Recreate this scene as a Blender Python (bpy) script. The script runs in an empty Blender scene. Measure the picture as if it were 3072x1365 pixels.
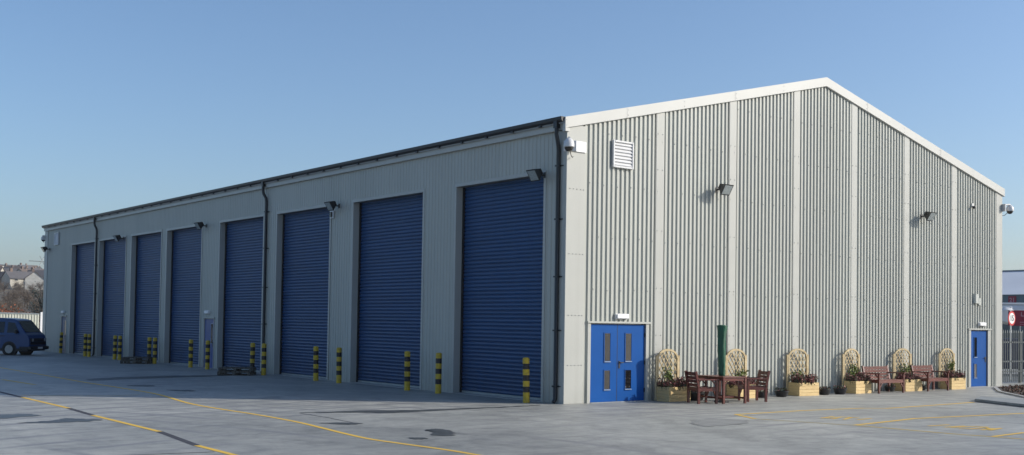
import bpy, bmesh, math, random
from mathutils import Vector, Matrix
random.seed(7)
R = math.radians
scene = bpy.context.scene
COL = scene.collection

# ------------------------------------------------------------------ materials
def _nt(name):
    m = bpy.data.materials.new(name); m.use_nodes = True
    nt = m.node_tree; b = nt.nodes['Principled BSDF']
    return m, nt, b
def N(nt, t, **kw):
    n = nt.nodes.new(t)
    for k, v in kw.items():
        if k in n.inputs: n.inputs[k].default_value = v
        else: setattr(n, k, v)
    return n
def noise(nt, scale, detail=4, rough=.55, coord='Object', sc=(1,1,1), dist=0):
    tc = nt.nodes.new('ShaderNodeTexCoord'); mp = nt.nodes.new('ShaderNodeMapping')
    mp.inputs['Scale'].default_value = sc
    nt.links.new(tc.outputs[coord], mp.inputs[0])
    n = nt.nodes.new('ShaderNodeTexNoise'); n.inputs['Scale'].default_value = scale
    n.inputs['Detail'].default_value = detail; n.inputs['Roughness'].default_value = rough
    n.inputs['Distortion'].default_value = dist
    nt.links.new(mp.outputs[0], n.inputs['Vector'])
    return n
def ramp(nt, src, stops):
    r = nt.nodes.new('ShaderNodeValToRGB')
    while len(r.color_ramp.elements) < len(stops): r.color_ramp.elements.new(.5)
    for e, (p, c) in zip(r.color_ramp.elements, stops):
        e.position = p; e.color = (*c, 1) if len(c) == 3 else c
    nt.links.new(src, r.inputs[0]); return r
def mixc(nt, fac, a, b, mode='MIX'):
    m = nt.nodes.new('ShaderNodeMix'); m.data_type = 'RGBA'; m.blend_type = mode
    for s, v in ((0, fac), (6, a), (7, b)):
        if isinstance(v, (int, float)): m.inputs[s].default_value = v
        elif isinstance(v, tuple): m.inputs[s].default_value = (*v, 1) if len(v) == 3 else v
        else: nt.links.new(v, m.inputs[s])
    return m.outputs[2]
def mat(name, c, rough=.5, metal=0, var=.12, scale=3, bump=0, bscale=60, sc=(1,1,1), spec=.5, c2=None, coord='Object', coat=0):
    m, nt, b = _nt(name)
    d = c2 or tuple(x*(1-var*2) for x in c)
    n = noise(nt, scale, sc=sc, coord=coord)
    r = ramp(nt, n.outputs[0], [(.3, d), (.65, c)])
    nt.links.new(r.outputs[0], b.inputs['Base Color'])
    b.inputs['Roughness'].default_value = rough; b.inputs['Metallic'].default_value = metal
    b.inputs['Specular IOR Level'].default_value = spec
    if coat: b.inputs['Coat Weight'].default_value = coat
    if bump:
        n2 = noise(nt, bscale, coord=coord)
        bp = nt.nodes.new('ShaderNodeBump'); bp.inputs['Strength'].default_value = bump
        bp.inputs['Distance'].default_value = .01
        nt.links.new(n2.outputs[0], bp.inputs['Height']); nt.links.new(bp.outputs[0], b.inputs['Normal'])
    return m
M = {}
M['clad'] = mat('cladding_paint', (.415,.425,.385), .42, var=.045, scale=.7, sc=(1,1,.12), spec=.35)
def grime(m, top, col, amt):
    nt = m.node_tree; b = nt.nodes['Principled BSDF']; src = b.inputs['Base Color'].links[0].from_socket
    tc = nt.nodes.new('ShaderNodeTexCoord'); sp = nt.nodes.new('ShaderNodeSeparateXYZ'); nt.links.new(tc.outputs['Object'], sp.inputs[0])
    mr = nt.nodes.new('ShaderNodeMapRange'); mr.inputs['From Min'].default_value = 0; mr.inputs['From Max'].default_value = top
    mr.inputs['To Min'].default_value = 1; mr.inputs['To Max'].default_value = 0; nt.links.new(sp.outputs[2], mr.inputs[0])
    n = noise(nt, 2.2, 5, .7, sc=(1,1,.35)); r_ = ramp(nt, n.outputs[0], [(.35, (0,0,0)), (.75, (1,1,1))])
    x = N(nt, 'ShaderNodeMath', operation='MULTIPLY'); nt.links.new(mr.outputs[0], x.inputs[0]); nt.links.new(r_.outputs[0], x.inputs[1])
    n2 = noise(nt, 1.3, 4, .6, sc=(3,3,.06)); r2 = ramp(nt, n2.outputs[0], [(.55, (0,0,0)), (.8, (.35,.35,.35))])
    y = N(nt, 'ShaderNodeMath', operation='ADD', use_clamp=True); nt.links.new(x.outputs[0], y.inputs[0]); nt.links.new(r2.outputs[0], y.inputs[1])
    z = N(nt, 'ShaderNodeMath', operation='MULTIPLY'); z.inputs[1].default_value = amt; nt.links.new(y.outputs[0], z.inputs[0])
    nt.links.new(mixc(nt, z.outputs[0], src, col), b.inputs['Base Color'])
grime(M['clad'], .9, (.22,.215,.19), .6)
M['trim'] = mat('flashing_paint', (.415,.42,.39), .38, var=.03, scale=1.1, spec=.35)
M['verge'] = mat('verge_paint', (.50,.50,.47), .35, var=.03, scale=.6, spec=.4)
M['roof'] = mat('roof_sheet', (.30,.31,.31), .5, var=.05)
M['soffit'] = mat('housing_grey', (.16,.17,.17), .6)  # dark grey finish of the shutter housings
M['blackpl'] = mat('black_plastic', (.012,.013,.015), .4, var=.1)
grime(M['trim'], .5, (.24,.235,.21), .4)
M['screw'] = mat('screw_head', (.30,.31,.30), .4, var=.1)
M['shutter'] = mat('shutter_blue', (.010,.056,.160), .42, var=.08, scale=1.5, sc=(1,.3,3), spec=.4)
grime(M['shutter'], 1.3, (.012,.022,.04), .6)
M['door'] = mat('door_blue', (.001,.072,.29), .5, var=.05, scale=1.2, spec=.12)
M['doorgrey'] = mat('door_blue_pale', (.05,.09,.27), .35, var=.1, scale=1)
M['seam'] = mat('seam_dark', (.01,.03,.08), .6)
M['glass'] = mat('dark_glass', (.012,.012,.014), .06, var=.3, scale=2)
M['frame'] = mat('glazing_bead', (.25,.33,.45), .35)
M['white'] = mat('white_plastic', (.78,.78,.78), .35, var=.04)
M['offwhite'] = mat('grey_white_plastic', (.45,.47,.44), .4, var=.06)
M['camgrey'] = mat('camera_grey', (.60,.60,.60), .35, var=.04)
M['lens'] = mat('smoked_dome', (.03,.025,.02), .08)
M['lampglass'] = mat('lamp_glass', (.32,.36,.36), .12, var=.15, scale=20)
M['yellow'] = mat('bollard_yellow', (.58,.40,.015), .5, scale=9, c2=(.40,.27,.03))
M['black'] = mat('bollard_black', (.018,.014,.014), .5, var=.2, scale=12)
M['conc'] = mat('kerb_concrete', (.36,.36,.35), .85, var=.12, scale=4, bump=.3)
M['slab'] = mat('ramp_concrete', (.25,.27,.28), .85, var=.12, scale=4, bump=.3)
M['pine'] = mat('new_pine', (.66,.49,.23), .6, scale=3.2, sc=(1,1,12), c2=(.50,.34,.14))
M['pineside'] = M['pine']
M['lattice'] = mat('trellis_wood', (.50,.40,.23), .6, scale=6, c2=(.38,.28,.14))
M['mahog'] = mat('mahogany_stain', (.15,.033,.022), .38, scale=4, sc=(1,1,6), c2=(.07,.016,.012), spec=.6)
M['cover'] = mat('green_cover', (.006,.085,.045), .3, var=.15, scale=6, bump=.25, bscale=14)
M['alu'] = mat('steel_pole', (.4,.4,.4), .35, metal=.8)
M['leafdk'] = mat('leaf_dark', (.035,.06,.02), .6, scale=9, var=.25)
M['leaf'] = mat('leaf_green', (.20,.24,.05), .55, scale=9, var=.22)
M['heather'] = mat('heather_red', (.24,.06,.06), .65, scale=14, var=.25)
M['soil'] = mat('soil', (.04,.028,.02), .95, scale=20, var=.3)
M['pot'] = mat('black_pot', (.014,.014,.016), .35)
M['pallet'] = mat('old_pallet', (.11,.10,.085), .85, scale=6, c2=(.06,.055,.045))
M['fence'] = mat('weathered_galvanised', (.13,.145,.145), .6, var=.12, scale=2)
M['galv'] = mat('galvanised', (.30,.33,.33), .5, metal=.25, var=.1, scale=2)
M['vanblue'] = mat('van_paint', (.006,.045,.15), .35, var=.08, scale=2, coat=.15)
M['vanblack'] = mat('van_trim', (.008,.008,.01), .45)
M['tyre'] = mat('tyre_rubber', (.012,.012,.012), .85)
M['rim'] = mat('alloy_rim', (.33,.34,.35), .35, metal=.5)
M['vanglass'] = mat('van_glass', (.012,.014,.016), .04)
M['lampl'] = mat('headlamp', (.45,.45,.45), .1)
M['contw'] = mat('container_cream', (.66,.66,.56), .5, var=.08, scale=2, sc=(1,1,.2))
M['red'] = mat('sign_red', (.26,.012,.035), .4, var=.04)
M['redring'] = mat('ring_red', (.55,.02,.02), .4, var=.03)
M['signwhite'] = mat('sign_white', (.80,.80,.78), .4, var=.02)
M['signtxt'] = mat('sign_letter', (.03,.03,.03), .5)
M['signpale'] = mat('sign_pale_letter', (.45,.25,.28), .5)
M['teal'] = mat('teal_cladding', (.10,.15,.17), .5, var=.05)
M['shedroof'] = mat('pale_roof', (.62,.64,.66), .5, var=.04, scale=.3)
M['bluedk'] = mat('lorry_blue', (.010,.018,.085), .4)
M['housewall'] = [mat('render_cream', (.50,.47,.40), .8, scale=1), mat('render_white', (.42,.42,.40), .8, scale=1), mat('render_brick', (.20,.14,.11), .8, scale=1)]
M['houseroof'] = [mat('roof_slate', (.10,.095,.10), .8, scale=1), mat('roof_brown', (.12,.09,.075), .8, scale=1)]
M['winb'] = mat('house_window', (.05,.06,.07), .15)
M['bark'] = mat('bark', (.085,.065,.05), .9, scale=8)
M['twig'] = mat('bare_twigs', (.13,.095,.07), .9, scale=.6, c2=(.07,.055,.035))
M['rust'] = mat('rusty_leaves', (.30,.085,.03), .8, scale=3, c2=(.14,.05,.03))
M['conifer'] = mat('conifer', (.018,.045,.045), .8, scale=4, var=.25)
M['bedplant'] = mat('bed_cover', (.10,.03,.022), .85, scale=8, c2=(.05,.05,.02))

def concrete():
    m, nt, b = _nt('yard_concrete')
    L = nt.links
    n1 = noise(nt, .16, 5, .6, sc=(1,.7,1), dist=.6)
    n2 = noise(nt, .75, 8, .72, sc=(.9,.8,1), dist=1.2)
    n3 = noise(nt, 45, 4, .7)
    n4 = noise(nt, 2.6, 5, .6, sc=(.25,1.6,1))
    c1 = ramp(nt, n1.outputs[0], [(.30, (.225,.229,.211)), (.50, (.310,.312,.284)), (.70, (.398,.396,.356))])
    r2 = ramp(nt, n2.outputs[0], [(.33, (.68,.68,.69)), (.52, (1,1,1)), (.72, (1.22,1.21,1.19))])
    r3 = ramp(nt, n3.outputs[0], [(.3, (.88,.88,.88)), (.7, (1.08,1.08,1.08))])
    r4 = ramp(nt, n4.outputs[0], [(.34, (.76,.76,.76)), (.5, (1,1,1))])
    c = mixc(nt, 1, c1.outputs[0], r2.outputs[0], 'MULTIPLY')
    c = mixc(nt, 1, c, r3.outputs[0], 'MULTIPLY')
    c = mixc(nt, .7, c, r4.outputs[0], 'MULTIPLY')
    n5 = noise(nt, 3.2, 7, .75, dist=.3); r5 = ramp(nt, n5.outputs[0], [(.33, (.80,.80,.80)), (.5, (1,1,1)), (.7, (1.14,1.14,1.13))])
    c = mixc(nt, 1, c, r5.outputs[0], 'MULTIPLY')
    # curved tyre marks, two families of worn rings broken up by noise
    for k, (cx, cy, wl, ds) in enumerate(((2., -27., .34, 1.2), (-5., -25., .28, 1.5), (-30., -8., .30, 1.6))):
        tc = nt.nodes.new('ShaderNodeTexCoord'); mp = nt.nodes.new('ShaderNodeMapping')
        mp.inputs['Location'].default_value = (-cx, -cy, 0); L.new(tc.outputs['Object'], mp.inputs[0])
        w = nt.nodes.new('ShaderNodeTexWave'); w.wave_type = 'RINGS'; w.rings_direction = 'Z'
        w.inputs['Scale'].default_value = wl; w.inputs['Distortion'].default_value = ds
        w.inputs['Detail'].default_value = 3; w.inputs['Detail Scale'].default_value = .35
        L.new(mp.outputs[0], w.inputs['Vector'])
        rw = ramp(nt, w.outputs[0], [(.0, (1,1,1)), (.16, (0,0,0))])
        nm = noise(nt, .13+.05*k, 3, .5, dist=.4); rm = ramp(nt, nm.outputs[0], [(.47, (0,0,0)), (.62, (1,1,1))])
        f = mixc(nt, 1, rw.outputs[0], rm.outputs[0], 'MULTIPLY')
        f2 = mixc(nt, 1, f, (.75,.75,.75), 'MULTIPLY')
        bw = nt.nodes.new('ShaderNodeRGBToBW'); L.new(f2, bw.inputs[0])
        c = mixc(nt, bw.outputs[0], c, (.17,.17,.175))
    # small oil spots
    v = nt.nodes.new('ShaderNodeTexVoronoi'); v.inputs['Scale'].default_value = .75
    tc = nt.nodes.new('ShaderNodeTexCoord'); mp = nt.nodes.new('ShaderNodeMapping'); mp.inputs['Scale'].default_value = (1,.8,1)
    L.new(tc.outputs['Object'], mp.inputs[0]); L.new(mp.outputs[0], v.inputs['Vector'])
    rv = ramp(nt, v.outputs['Distance'], [(.03, (1,1,1)), (.09, (0,0,0))])
    bw = nt.nodes.new('ShaderNodeRGBToBW'); L.new(rv.outputs[0], bw.inputs[0])
    mm = N(nt, 'ShaderNodeMath', operation='MULTIPLY'); mm.inputs[1].default_value = .35; L.new(bw.outputs[0], mm.inputs[0])
    c = mixc(nt, mm.outputs[0], c, (.10,.10,.10))
    L.new(c, b.inputs['Base Color'])
    b.inputs['Roughness'].default_value = .55; b.inputs['Specular IOR Level'].default_value = .85
    bp = nt.nodes.new('ShaderNodeBump'); bp.inputs['Strength'].default_value = .35; bp.inputs['Distance'].default_value = .02
    L.new(n3.outputs[0], bp.inputs['Height']); L.new(bp.outputs[0], b.inputs['Normal'])
    return m
M['yard'] = concrete()
def wet():
    m, nt, b = _nt('wet_stain')
    n = noise(nt, 5, 5); r = ramp(nt, n.outputs[0], [(.3, (.045,.05,.05)), (.7, (.085,.09,.088))])
    nt.links.new(r.outputs[0], b.inputs['Base Color']); b.inputs['Roughness'].default_value = .45
    return m
M['wet'] = wet()
M['damp'] = mat('damp_stain', (.27,.27,.25), .7, var=.12, scale=2)
M['joint'] = mat('joint_dark', (.055,.055,.065), .8, var=.2, scale=5)
def paint(name, worn=.45, c=(.62,.40,.07)):
    m, nt, b = _nt(name)
    n = noise(nt, 7, 6, .7); r = ramp(nt, n.outputs[0], [(worn-.1, (.30,.28,.22)), (worn+.08, c)])
    nt.links.new(r.outputs[0], b.inputs['Base Color']); b.inputs['Roughness'].default_value = .7
    return m
M['line'] = paint('yellow_paint', .26, (.70,.45,.06)); M['lineworn'] = paint('yellow_paint_worn', .42, (.52,.38,.10))
M['hill'] = mat('hill_ground', (.12,.10,.065), .95, scale=.03, c2=(.07,.06,.05), coord='Object')

# ------------------------------------------------------------------ mesh builder
class MB:
    def __init__(s): s.v = []; s.f = []; s.mi = []; s.cur = 0
    def face(s, pts):
        i = len(s.v); s.v += [tuple(p) for p in pts]; s.f.append(tuple(range(i, i+len(pts)))); s.mi.append(s.cur)
    def box(s, x0, x1, y0, y1, z0, z1):
        s.obox(Matrix.Translation(((x0+x1)/2, (y0+y1)/2, (z0+z1)/2)), abs(x1-x0), abs(y1-y0), abs(z1-z0))
    def obox(s, mt, sx, sy, sz, taper=1.0):
        i = len(s.v)
        for z in (-.5, .5):
            t = taper if z > 0 else 1
            for x, y in ((-.5,-.5), (.5,-.5), (.5,.5), (-.5,.5)): s.v.append(tuple(mt @ Vector((x*sx*t, y*sy*t, z*sz))))
        for q in ((0,3,2,1), (4,5,6,7), (0,1,5,4), (1,2,6,5), (2,3,7,6), (3,0,4,7)):
            s.f.append(tuple(i+k for k in q)); s.mi.append(s.cur)
    def bar(s, a, b, w, h=None, up=(0,0,1)):
        a = Vector(a); b = Vector(b); d = (b-a); L = d.length; d.normalize()
        u = Vector(up)
        if abs(d.dot(u)) > .98: u = Vector((1,0,0))
        x = u.cross(d).normalized(); y = d.cross(x)
        mt = Matrix((( x.x, y.x, d.x, 0), (x.y, y.y, d.y, 0), (x.z, y.z, d.z, 0), (0,0,0,1)))
        s.obox(Matrix.Translation((a+b)/2) @ mt, w, h or w, L)
    def tube(s, pts, r, n=10, caps=True):
        pts = [Vector(p) for p in pts]; rr = r if isinstance(r, (list, tuple)) else [r]*len(pts)
        base = len(s.v); px = None
        for k, p in enumerate(pts):
            d = (pts[min(k+1, len(pts)-1)] - pts[max(k-1, 0)]).normalized()
            if px is None:
                px = d.cross(Vector((0,0,1)) if abs(d.z) < .9 else Vector((1,0,0))).normalized()
            px = (px - d*px.dot(d)).normalized(); py = d.cross(px)
            for j in range(n):
                a = 2*math.pi*j/n; s.v.append(tuple(p + (px*math.cos(a)+py*math.sin(a))*rr[k]))
        for k in range(len(pts)-1):
            for j in range(n):
                a = base+k*n+j; b = base+k*n+(j+1) % n
                s.f.append((a, b, b+n, a+n)); s.mi.append(s.cur)
        if caps:
            s.f.append(tuple(base+j for j in range(n))[::-1]); s.mi.append(s.cur)
            e = base+(len(pts)-1)*n; s.f.append(tuple(e+j for j in range(n))); s.mi.append(s.cur)
    def lathe(s, prof, n=20, c=(0,0,0)):
        base = len(s.v)
        for r, z in prof:
            for j in range(n):
                a = 2*math.pi*j/n; s.v.append((c[0]+r*math.cos(a), c[1]+r*math.sin(a), c[2]+z))
        for k in range(len(prof)-1):
            for j in range(n):
                a = base+k*n+j; b = base+k*n+(j+1) % n
                s.f.append((a, b, b+n, a+n)); s.mi.append(s.cur)
        s.f.append(tuple(base+j for j in range(n))[::-1]); s.mi.append(s.cur)
        e = base+(len(prof)-1)*n; s.f.append(tuple(e+j for j in range(n))); s.mi.append(s.cur)
    def prism(s, poly, z0, z1):
        n = len(poly)
        s.face([(x, y, z1) for x, y in poly]); s.face([(x, y, z0) for x, y in poly][::-1])
        for i in range(n):
            a = poly[i]; b = poly[(i+1) % n]
            s.face([(a[0],a[1],z0), (b[0],b[1],z0), (b[0],b[1],z1), (a[0],a[1],z1)])
    def build(s, name, mats, parent=None, loc=None, rz=0, smooth=False, bevel=0):
        me = bpy.data.meshes.new(name); me.from_pydata(s.v, [], s.f); me.validate()
        if not isinstance(mats, (list, tuple)): mats = [mats]
        for m in mats: me.materials.append(m)
        if len(mats) > 1 and len(me.polygons) == len(s.mi):
            for p, i in zip(me.polygons, s.mi): p.material_index = i
        if smooth:
            for p in me.polygons: p.use_smooth = True
            try: me.set_sharp_from_angle(angle=R(40))
            except Exception: pass
        me.update()
        o = bpy.data.objects.new(name, me); COL.objects.link(o)
        if parent: o.parent = parent
        if loc: o.location = loc
        o.rotation_euler.z = rz
        if bevel:
            b = o.modifiers.new('bevel', 'BEVEL'); b.width = bevel; b.segments = 1; b.limit_method = 'ANGLE'
        return o
def tag(o, label=None, cat=None, group=None, kind=None):
    if label: o['label'] = label
    if cat: o['category'] = cat
    if group: o['group'] = group
    if kind: o['kind'] = kind
    return o
def thing(name, label, cat, loc=(0,0,0), rz=0, group=None):
    o = bpy.data.objects.new(name, None); COL.objects.link(o); o.empty_display_size = .2
    o.location = loc; o.rotation_euler.z = rz
    return tag(o, label, cat, group)
KIDS = {}
def dup(root, loc, rz, label):
    def cp(o, par):
        c = o.copy(); COL.objects.link(c)
        if par: c.parent = par
        for ch in [k for k in ALL(o)]: cp(ch, c)
        return c
    r = cp(root, None); r.location = loc; r.rotation_euler.z = rz; r['label'] = label
    return r
def ALL(o): return [c for c in bpy.data.objects if c.parent is o]
def struct(o): o['kind'] = 'structure'; return o

# ------------------------------------------------------------------ camera, light, world
YAW, PITCH, ROLL = .9111, .0319, .0153
CX, CY, CZ, FPX, PY = -18.8872, -22.1054, 2.0639, 3360.9, 863.15
f = Vector((math.cos(YAW)*math.cos(PITCH), math.sin(YAW)*math.cos(PITCH), math.sin(PITCH)))
r = Vector((math.sin(YAW), -math.cos(YAW), 0)); u = r.cross(f)
c_, s_ = math.cos(ROLL), math.sin(ROLL)
rr, uu = c_*r + s_*u, -s_*r + c_*u
cam = bpy.data.objects.new('camera', bpy.data.cameras.new('camera')); COL.objects.link(cam)
cam.matrix_world = Matrix(((rr.x, uu.x, -f.x, CX), (rr.y, uu.y, -f.y, CY), (rr.z, uu.z, -f.z, CZ), (0,0,0,1)))
cam.data.sensor_width = 36; cam.data.lens = FPX/3072*36; cam.data.shift_y = (PY-682.5)/3072
cam.data.clip_end = 5000; cam.data.clip_start = .1
scene.camera = cam
SUN_EL = R(25.5); SDX, SDY = .785, -.62
w = bpy.data.worlds.new('World'); scene.world = w; w.use_nodes = True
sky = w.node_tree.nodes.new('ShaderNodeTexSky'); sky.sky_type = 'NISHITA'; sky.sun_disc = False
sky.sun_elevation = SUN_EL; sky.sun_rotation = math.atan2(SDX, SDY)
sky.air_density = 1.0; sky.dust_density = 1.6; sky.ozone_density = 4.6; sky.altitude = 0
bg = w.node_tree.nodes['Background']; bg.inputs['Strength'].default_value = .15
w.node_tree.links.new(sky.outputs[0], bg.inputs[0])
sl = bpy.data.lights.new('sun', 'SUN'); sl.energy = 4.5; sl.angle = R(.55); sl.color = (1, .935, .83)
so = bpy.data.objects.new('sun', sl); COL.objects.link(so)
sd = Vector((SDX*math.cos(SUN_EL), SDY*math.cos(SUN_EL), math.sin(SUN_EL)))
so.rotation_euler = sd.to_track_quat('Z', 'Y').to_euler(); so.location = (20, -30, 30)
scene.view_settings.view_transform = 'Standard'; scene.view_settings.look = 'None'
scene.cycles.use_adaptive_sampling = False; scene.cycles.use_denoising = True
scene.view_settings.exposure = .12; scene.view_settings.gamma = 1

# ------------------------------------------------------------------ setting: ground
g = MB(); g.face([(-900,-900,0), (1500,-900,0), (1500,2200,0), (-900,2200,0)])
struct(g.build('ground', M['yard']))
def hz(x, y):   # hillside beyond the yard
    d = (x+18.9)*.24 + (y+22.1)*.97
    t = min(max((d-200)/800, 0), 1.15)
    z = 40*(t**1.02)
    return z*(.96+.04*math.sin(x*.011+1)+.02*math.sin(x*.04+y*.02)) - .35
hm = MB(); nx, ny = 64, 76
for j in range(ny):
    for i in range(nx):
        x, y = -480+i*22.0, 120+j*18.0; hm.v.append((x, y, hz(x, y)))
for j in range(ny-1):
    for i in range(nx-1):
        a = j*nx+i; hm.f.append((a, a+1, a+nx+1, a+nx)); hm.mi.append(0)
struct(hm.build('hill', M['hill'], smooth=True))

def strip(pts, wd, z=.004):
    m = MB(); P = [Vector((x, y)) for x, y in pts]; L = []
    for k, p in enumerate(P):
        d = (P[min(k+1, len(P)-1)] - P[max(k-1, 0)]).normalized(); n = Vector((-d.y, d.x))*wd/2
        L.append((p+n, p-n))
    for k in range(len(L)-1):
        a, b = L[k]; c, d = L[k+1]
        m.face([(b.x,b.y,z), (d.x,d.y,z), (c.x,c.y,z), (a.x,a.y,z)])
    return m
def smoothpts(pts, n=6):
    out = []
    P = [Vector(p) for p in pts]
    for i in range(len(P)-1):
        p0 = P[max(i-1,0)]; p1 = P[i]; p2 = P[i+1]; p3 = P[min(i+2, len(P)-1)]
        for k in range(n):
            t = k/n
            out.append(.5*((2*p1)+(-p0+p2)*t+(2*p0-5*p1+4*p2-p3)*t*t+(-p0+3*p1-3*p2+p3)*t**3))
    out.append(P[-1]); return [(q.x, q.y) for q in out]
struct(strip(smoothpts([(-7.55,30), (-7.6,25.5), (-7.67,19.6), (-7.78,14.6), (-7.74,11.1), (-7.8,7.8), (-8.3,4.3), (-8.34,2.2), (-8.28,.7), (-8.32,-1.3), (-8.5,-2.85), (-8.66,-4.05), (-8.74,-5.04), (-8.65,-6.0), (-8.53,-7.03), (-8.5,-7.9), (-8.45,-10)]), .105).build('lane_line', M['line']))
for a, b in (((-11.2,7.96), (-11.22,4.03)), ((-11.34,1.92), (-11.39,-2.05)), ((-11.69,-4.53), (-11.75,-8.6))):
    struct(strip([a, b], .11).build('lane_dash', M['line']))
for a, b in (((-11.1,22.0), (-11.2,7.96)), ((-11.22,4.03), (-11.34,1.92)), ((-11.39,-2.05), (-11.69,-4.53))):
    struct(strip([a, b], .13, .003).build('drain_channel', M['joint']))
struct(strip([(-9.63,16.62), (-9.48,13.38)], .16).build('lane_dash', M['lineworn']))
struct(strip([(-11.03,8.82), (-10.1,8.05), (-9.1,7.7), (-8.3,7.75)], .08).build('lane_line', M['lineworn']))
struct(strip([(-7.27,.5), (-7.3,-.9), (-7.45,-2.4)], .035, .003).build('slab_joint', M['joint']))
struct(strip([(-13.4,-5.25), (-12.77,-5.32), (-11.8,-5.5)], .05).build('slab_joint', M['joint']))
for k, (p, wd, mm) in enumerate([([(1.53,-4.46), (4.08,-4.42), (6.26,-4.64), (6.74,-5.0), (10.2,-4.84), (11.47,-4.74)], .12, 'line'),
        ([(1.53,-4.44), (.98,-5.5)], .10, 'line'), ([(.98,-5.5), (1.5,-7.3), (1.66,-7.64)], .07, 'lineworn'),
        ([(1.66,-7.64), (4.51,-7.26), (8.64,-7.7), (12,-7.8)], .12, 'line'),
        ([(1.66,-7.7), (1.79,-9.86), (1.98,-10.58), (2.3,-12.5)], .12, 'lineworn'),
        ([(1.98,-10.55), (3.4,-10.44), (7,-10.6)], .10, 'line'),
        ([(14.2,-3.9), (13.0,-5.2)], .10, 'line')]):
    o = strip(p, wd, .005 if k in (1,3,5) else .004).build('bay_line', M[mm]); struct(o)
# worn painted word in each bay: only broken strokes remain
for segs in ([((2.97,-8.55),(3.73,-8.60)), ((3.02,-8.91),(3.74,-8.96)), ((3.10,-9.0),(3.86,-9.14)), ((3.08,-9.2),(3.2,-9.45)), ((3.10,-9.42),(3.72,-9.40)), ((3.15,-9.66),(3.75,-9.62)), ((3.22,-9.80),(3.95,-9.66)), ((3.85,-9.12),(3.93,-9.4)), ((3.75,-9.42),(3.5,-9.7))],
             [((2.54,-6.12),(3.25,-5.95)), ((2.66,-6.30),(3.35,-6.12)), ((2.72,-6.60),(3.44,-6.32)), ((2.62,-6.05),(2.75,-6.42)), ((2.95,-6.8),(3.55,-6.75)), ((3.3,-6.15),(3.45,-6.5))]):
    m = MB()
    for q, (a, b) in enumerate(segs):
        t = strip([a, b], .085, .004+.0006*q); m.v, m.f, m.mi = m.v+t.v, m.f+[tuple(i+len(m.v) for i in F) for F in t.f], m.mi+t.mi
    struct(m.build('bay_lettering', M['line']))
def blob(pts, name='wet_patch', z=.006, jit=.05, m='wet'):
    P = smoothpts(pts+[pts[0]], 8)[:-1]
    P = [(x+random.uniform(-jit, jit), y+random.uniform(-jit*1.6, jit*1.6)) for x, y in P]
    b = MB(); b.face([(x, y, z) for x, y in P]); o = b.build(name, M[m])
    bm = bmesh.new(); bm.from_mesh(o.data); bmesh.ops.triangulate(bm, faces=bm.faces[:])
    for F in bm.faces:
        if F.normal.z < 0: F.normal_flip()
    bm.to_mesh(o.data); bm.free(); return struct(o)
blob([(-7.02,-4.12), (-6.67,-4.02), (-6.62,-4.4), (-6.81,-4.81), (-7.18,-5.3), (-7.4,-5.0), (-7.1,-4.6)], jit=.04)
blob([(-8.1,-5.2), (-7.85,-5.2), (-7.8,-5.45), (-8.05,-5.5)], jit=.03)
blob([(-13.13,.80), (-12.36,1.10), (-12.01,1.42), (-11.75,1.1), (-11.5,.68), (-12.0,.55), (-12.56,.50)], jit=.05)
blob([(-13.6,2.6), (-12.6,2.9), (-12.3,2.3), (-13.4,1.9)], jit=.05)
blob([(-7.25,.56), (-5.66,.50), (-4.22,.02), (-1.95,-.04), (-.8,-.02), (-1.3,-.16), (-2.6,-.25), (-4.2,-.35), (-5.45,-.42), (-6.2,.1)], jit=.035)
blob([(-7.18,16.0), (-5.3,17.0), (-2.1,17.15), (-1.2,17.1), (-2.3,16.4), (-5.9,15.6), (-7.25,15.0)], jit=.06)
blob([(-8.1,-1.9), (-7.6,-2.0), (-7.35,-2.4), (-7.7,-2.45)], jit=.03)
blob([(-7.2,12.2), (-6.5,12.0), (-6.6,11.3), (-7.1,11.5)], jit=.05)
blob([(-6.9,9.5), (-6.3,9.1), (-6.5,8.6), (-6.8,8.9)], jit=.05)
blob([(-.59,-5.17), (.22,-5.03), (.40,-5.66), (-.23,-6.2), (-1.42,-6.25), (-1.27,-5.72)], jit=.08, m='damp')
# planted bed, kerb and soil at the far right corner
bed = [(19.9,-.72), (17.26,-2.36), (15.0,-4.45), (15.6,-6.5), (24.5,-6.5), (24.5,-.35)]
b = MB(); b.prism(bed, .0, .03); struct(b.build('soil_bed', M['soil']))
b = MB()
for i in range(3):
    b.bar((bed[i][0], bed[i][1], .02), (bed[i+1][0], bed[i+1][1], .02), .12, .05)
struct(b.build('kerb', M['conc']))
b = MB()
def inpoly(x, y, P):
    c = False
    for i in range(len(P)):
        (x1,y1), (x2,y2) = P[i], P[i-1]
        if (y1 > y) != (y2 > y) and x < (x2-x1)*(y-y1)/(y2-y1)+x1: c = not c
    return c
def leafquad(b, p, s, sz=None):
    d = Vector((random.gauss(0,1), random.gauss(0,1), random.gauss(0,1))).normalized()
    e = d.orthogonal().normalized(); g2 = d.cross(e); p = Vector(p); sz = sz or s
    b.face([p-e*s-g2*sz, p+e*s-g2*sz, p+e*s*.6+g2*sz, p-e*s*.6+g2*sz])
k = 0
while k < 5200:
    x, y = random.uniform(15, 24.5), random.uniform(-6.5, -.3)
    if not inpoly(x, y, bed) or not inpoly(x-.12, y+.1, bed): continue
    leafquad(b, (x, y, .03+random.random()**2*.09), random.uniform(.012, .03)); k += 1
tag(b.build('ground_cover', M['bedplant']), 'low reddish brown ground cover filling the kerbed bed at the far corner', 'ground cover', kind='stuff')
b = MB(); b.prism([(11.76,-4.6), (10.84,-6.55), (10.6,-7.2), (12.9,-7.6), (13.1,-4.05)], .015, .085)
tag(b.build('concrete_ramp', M['slab'], bevel=.02), 'low grey concrete slab lying across the end of the yellow bay lines', 'concrete slab')

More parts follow.
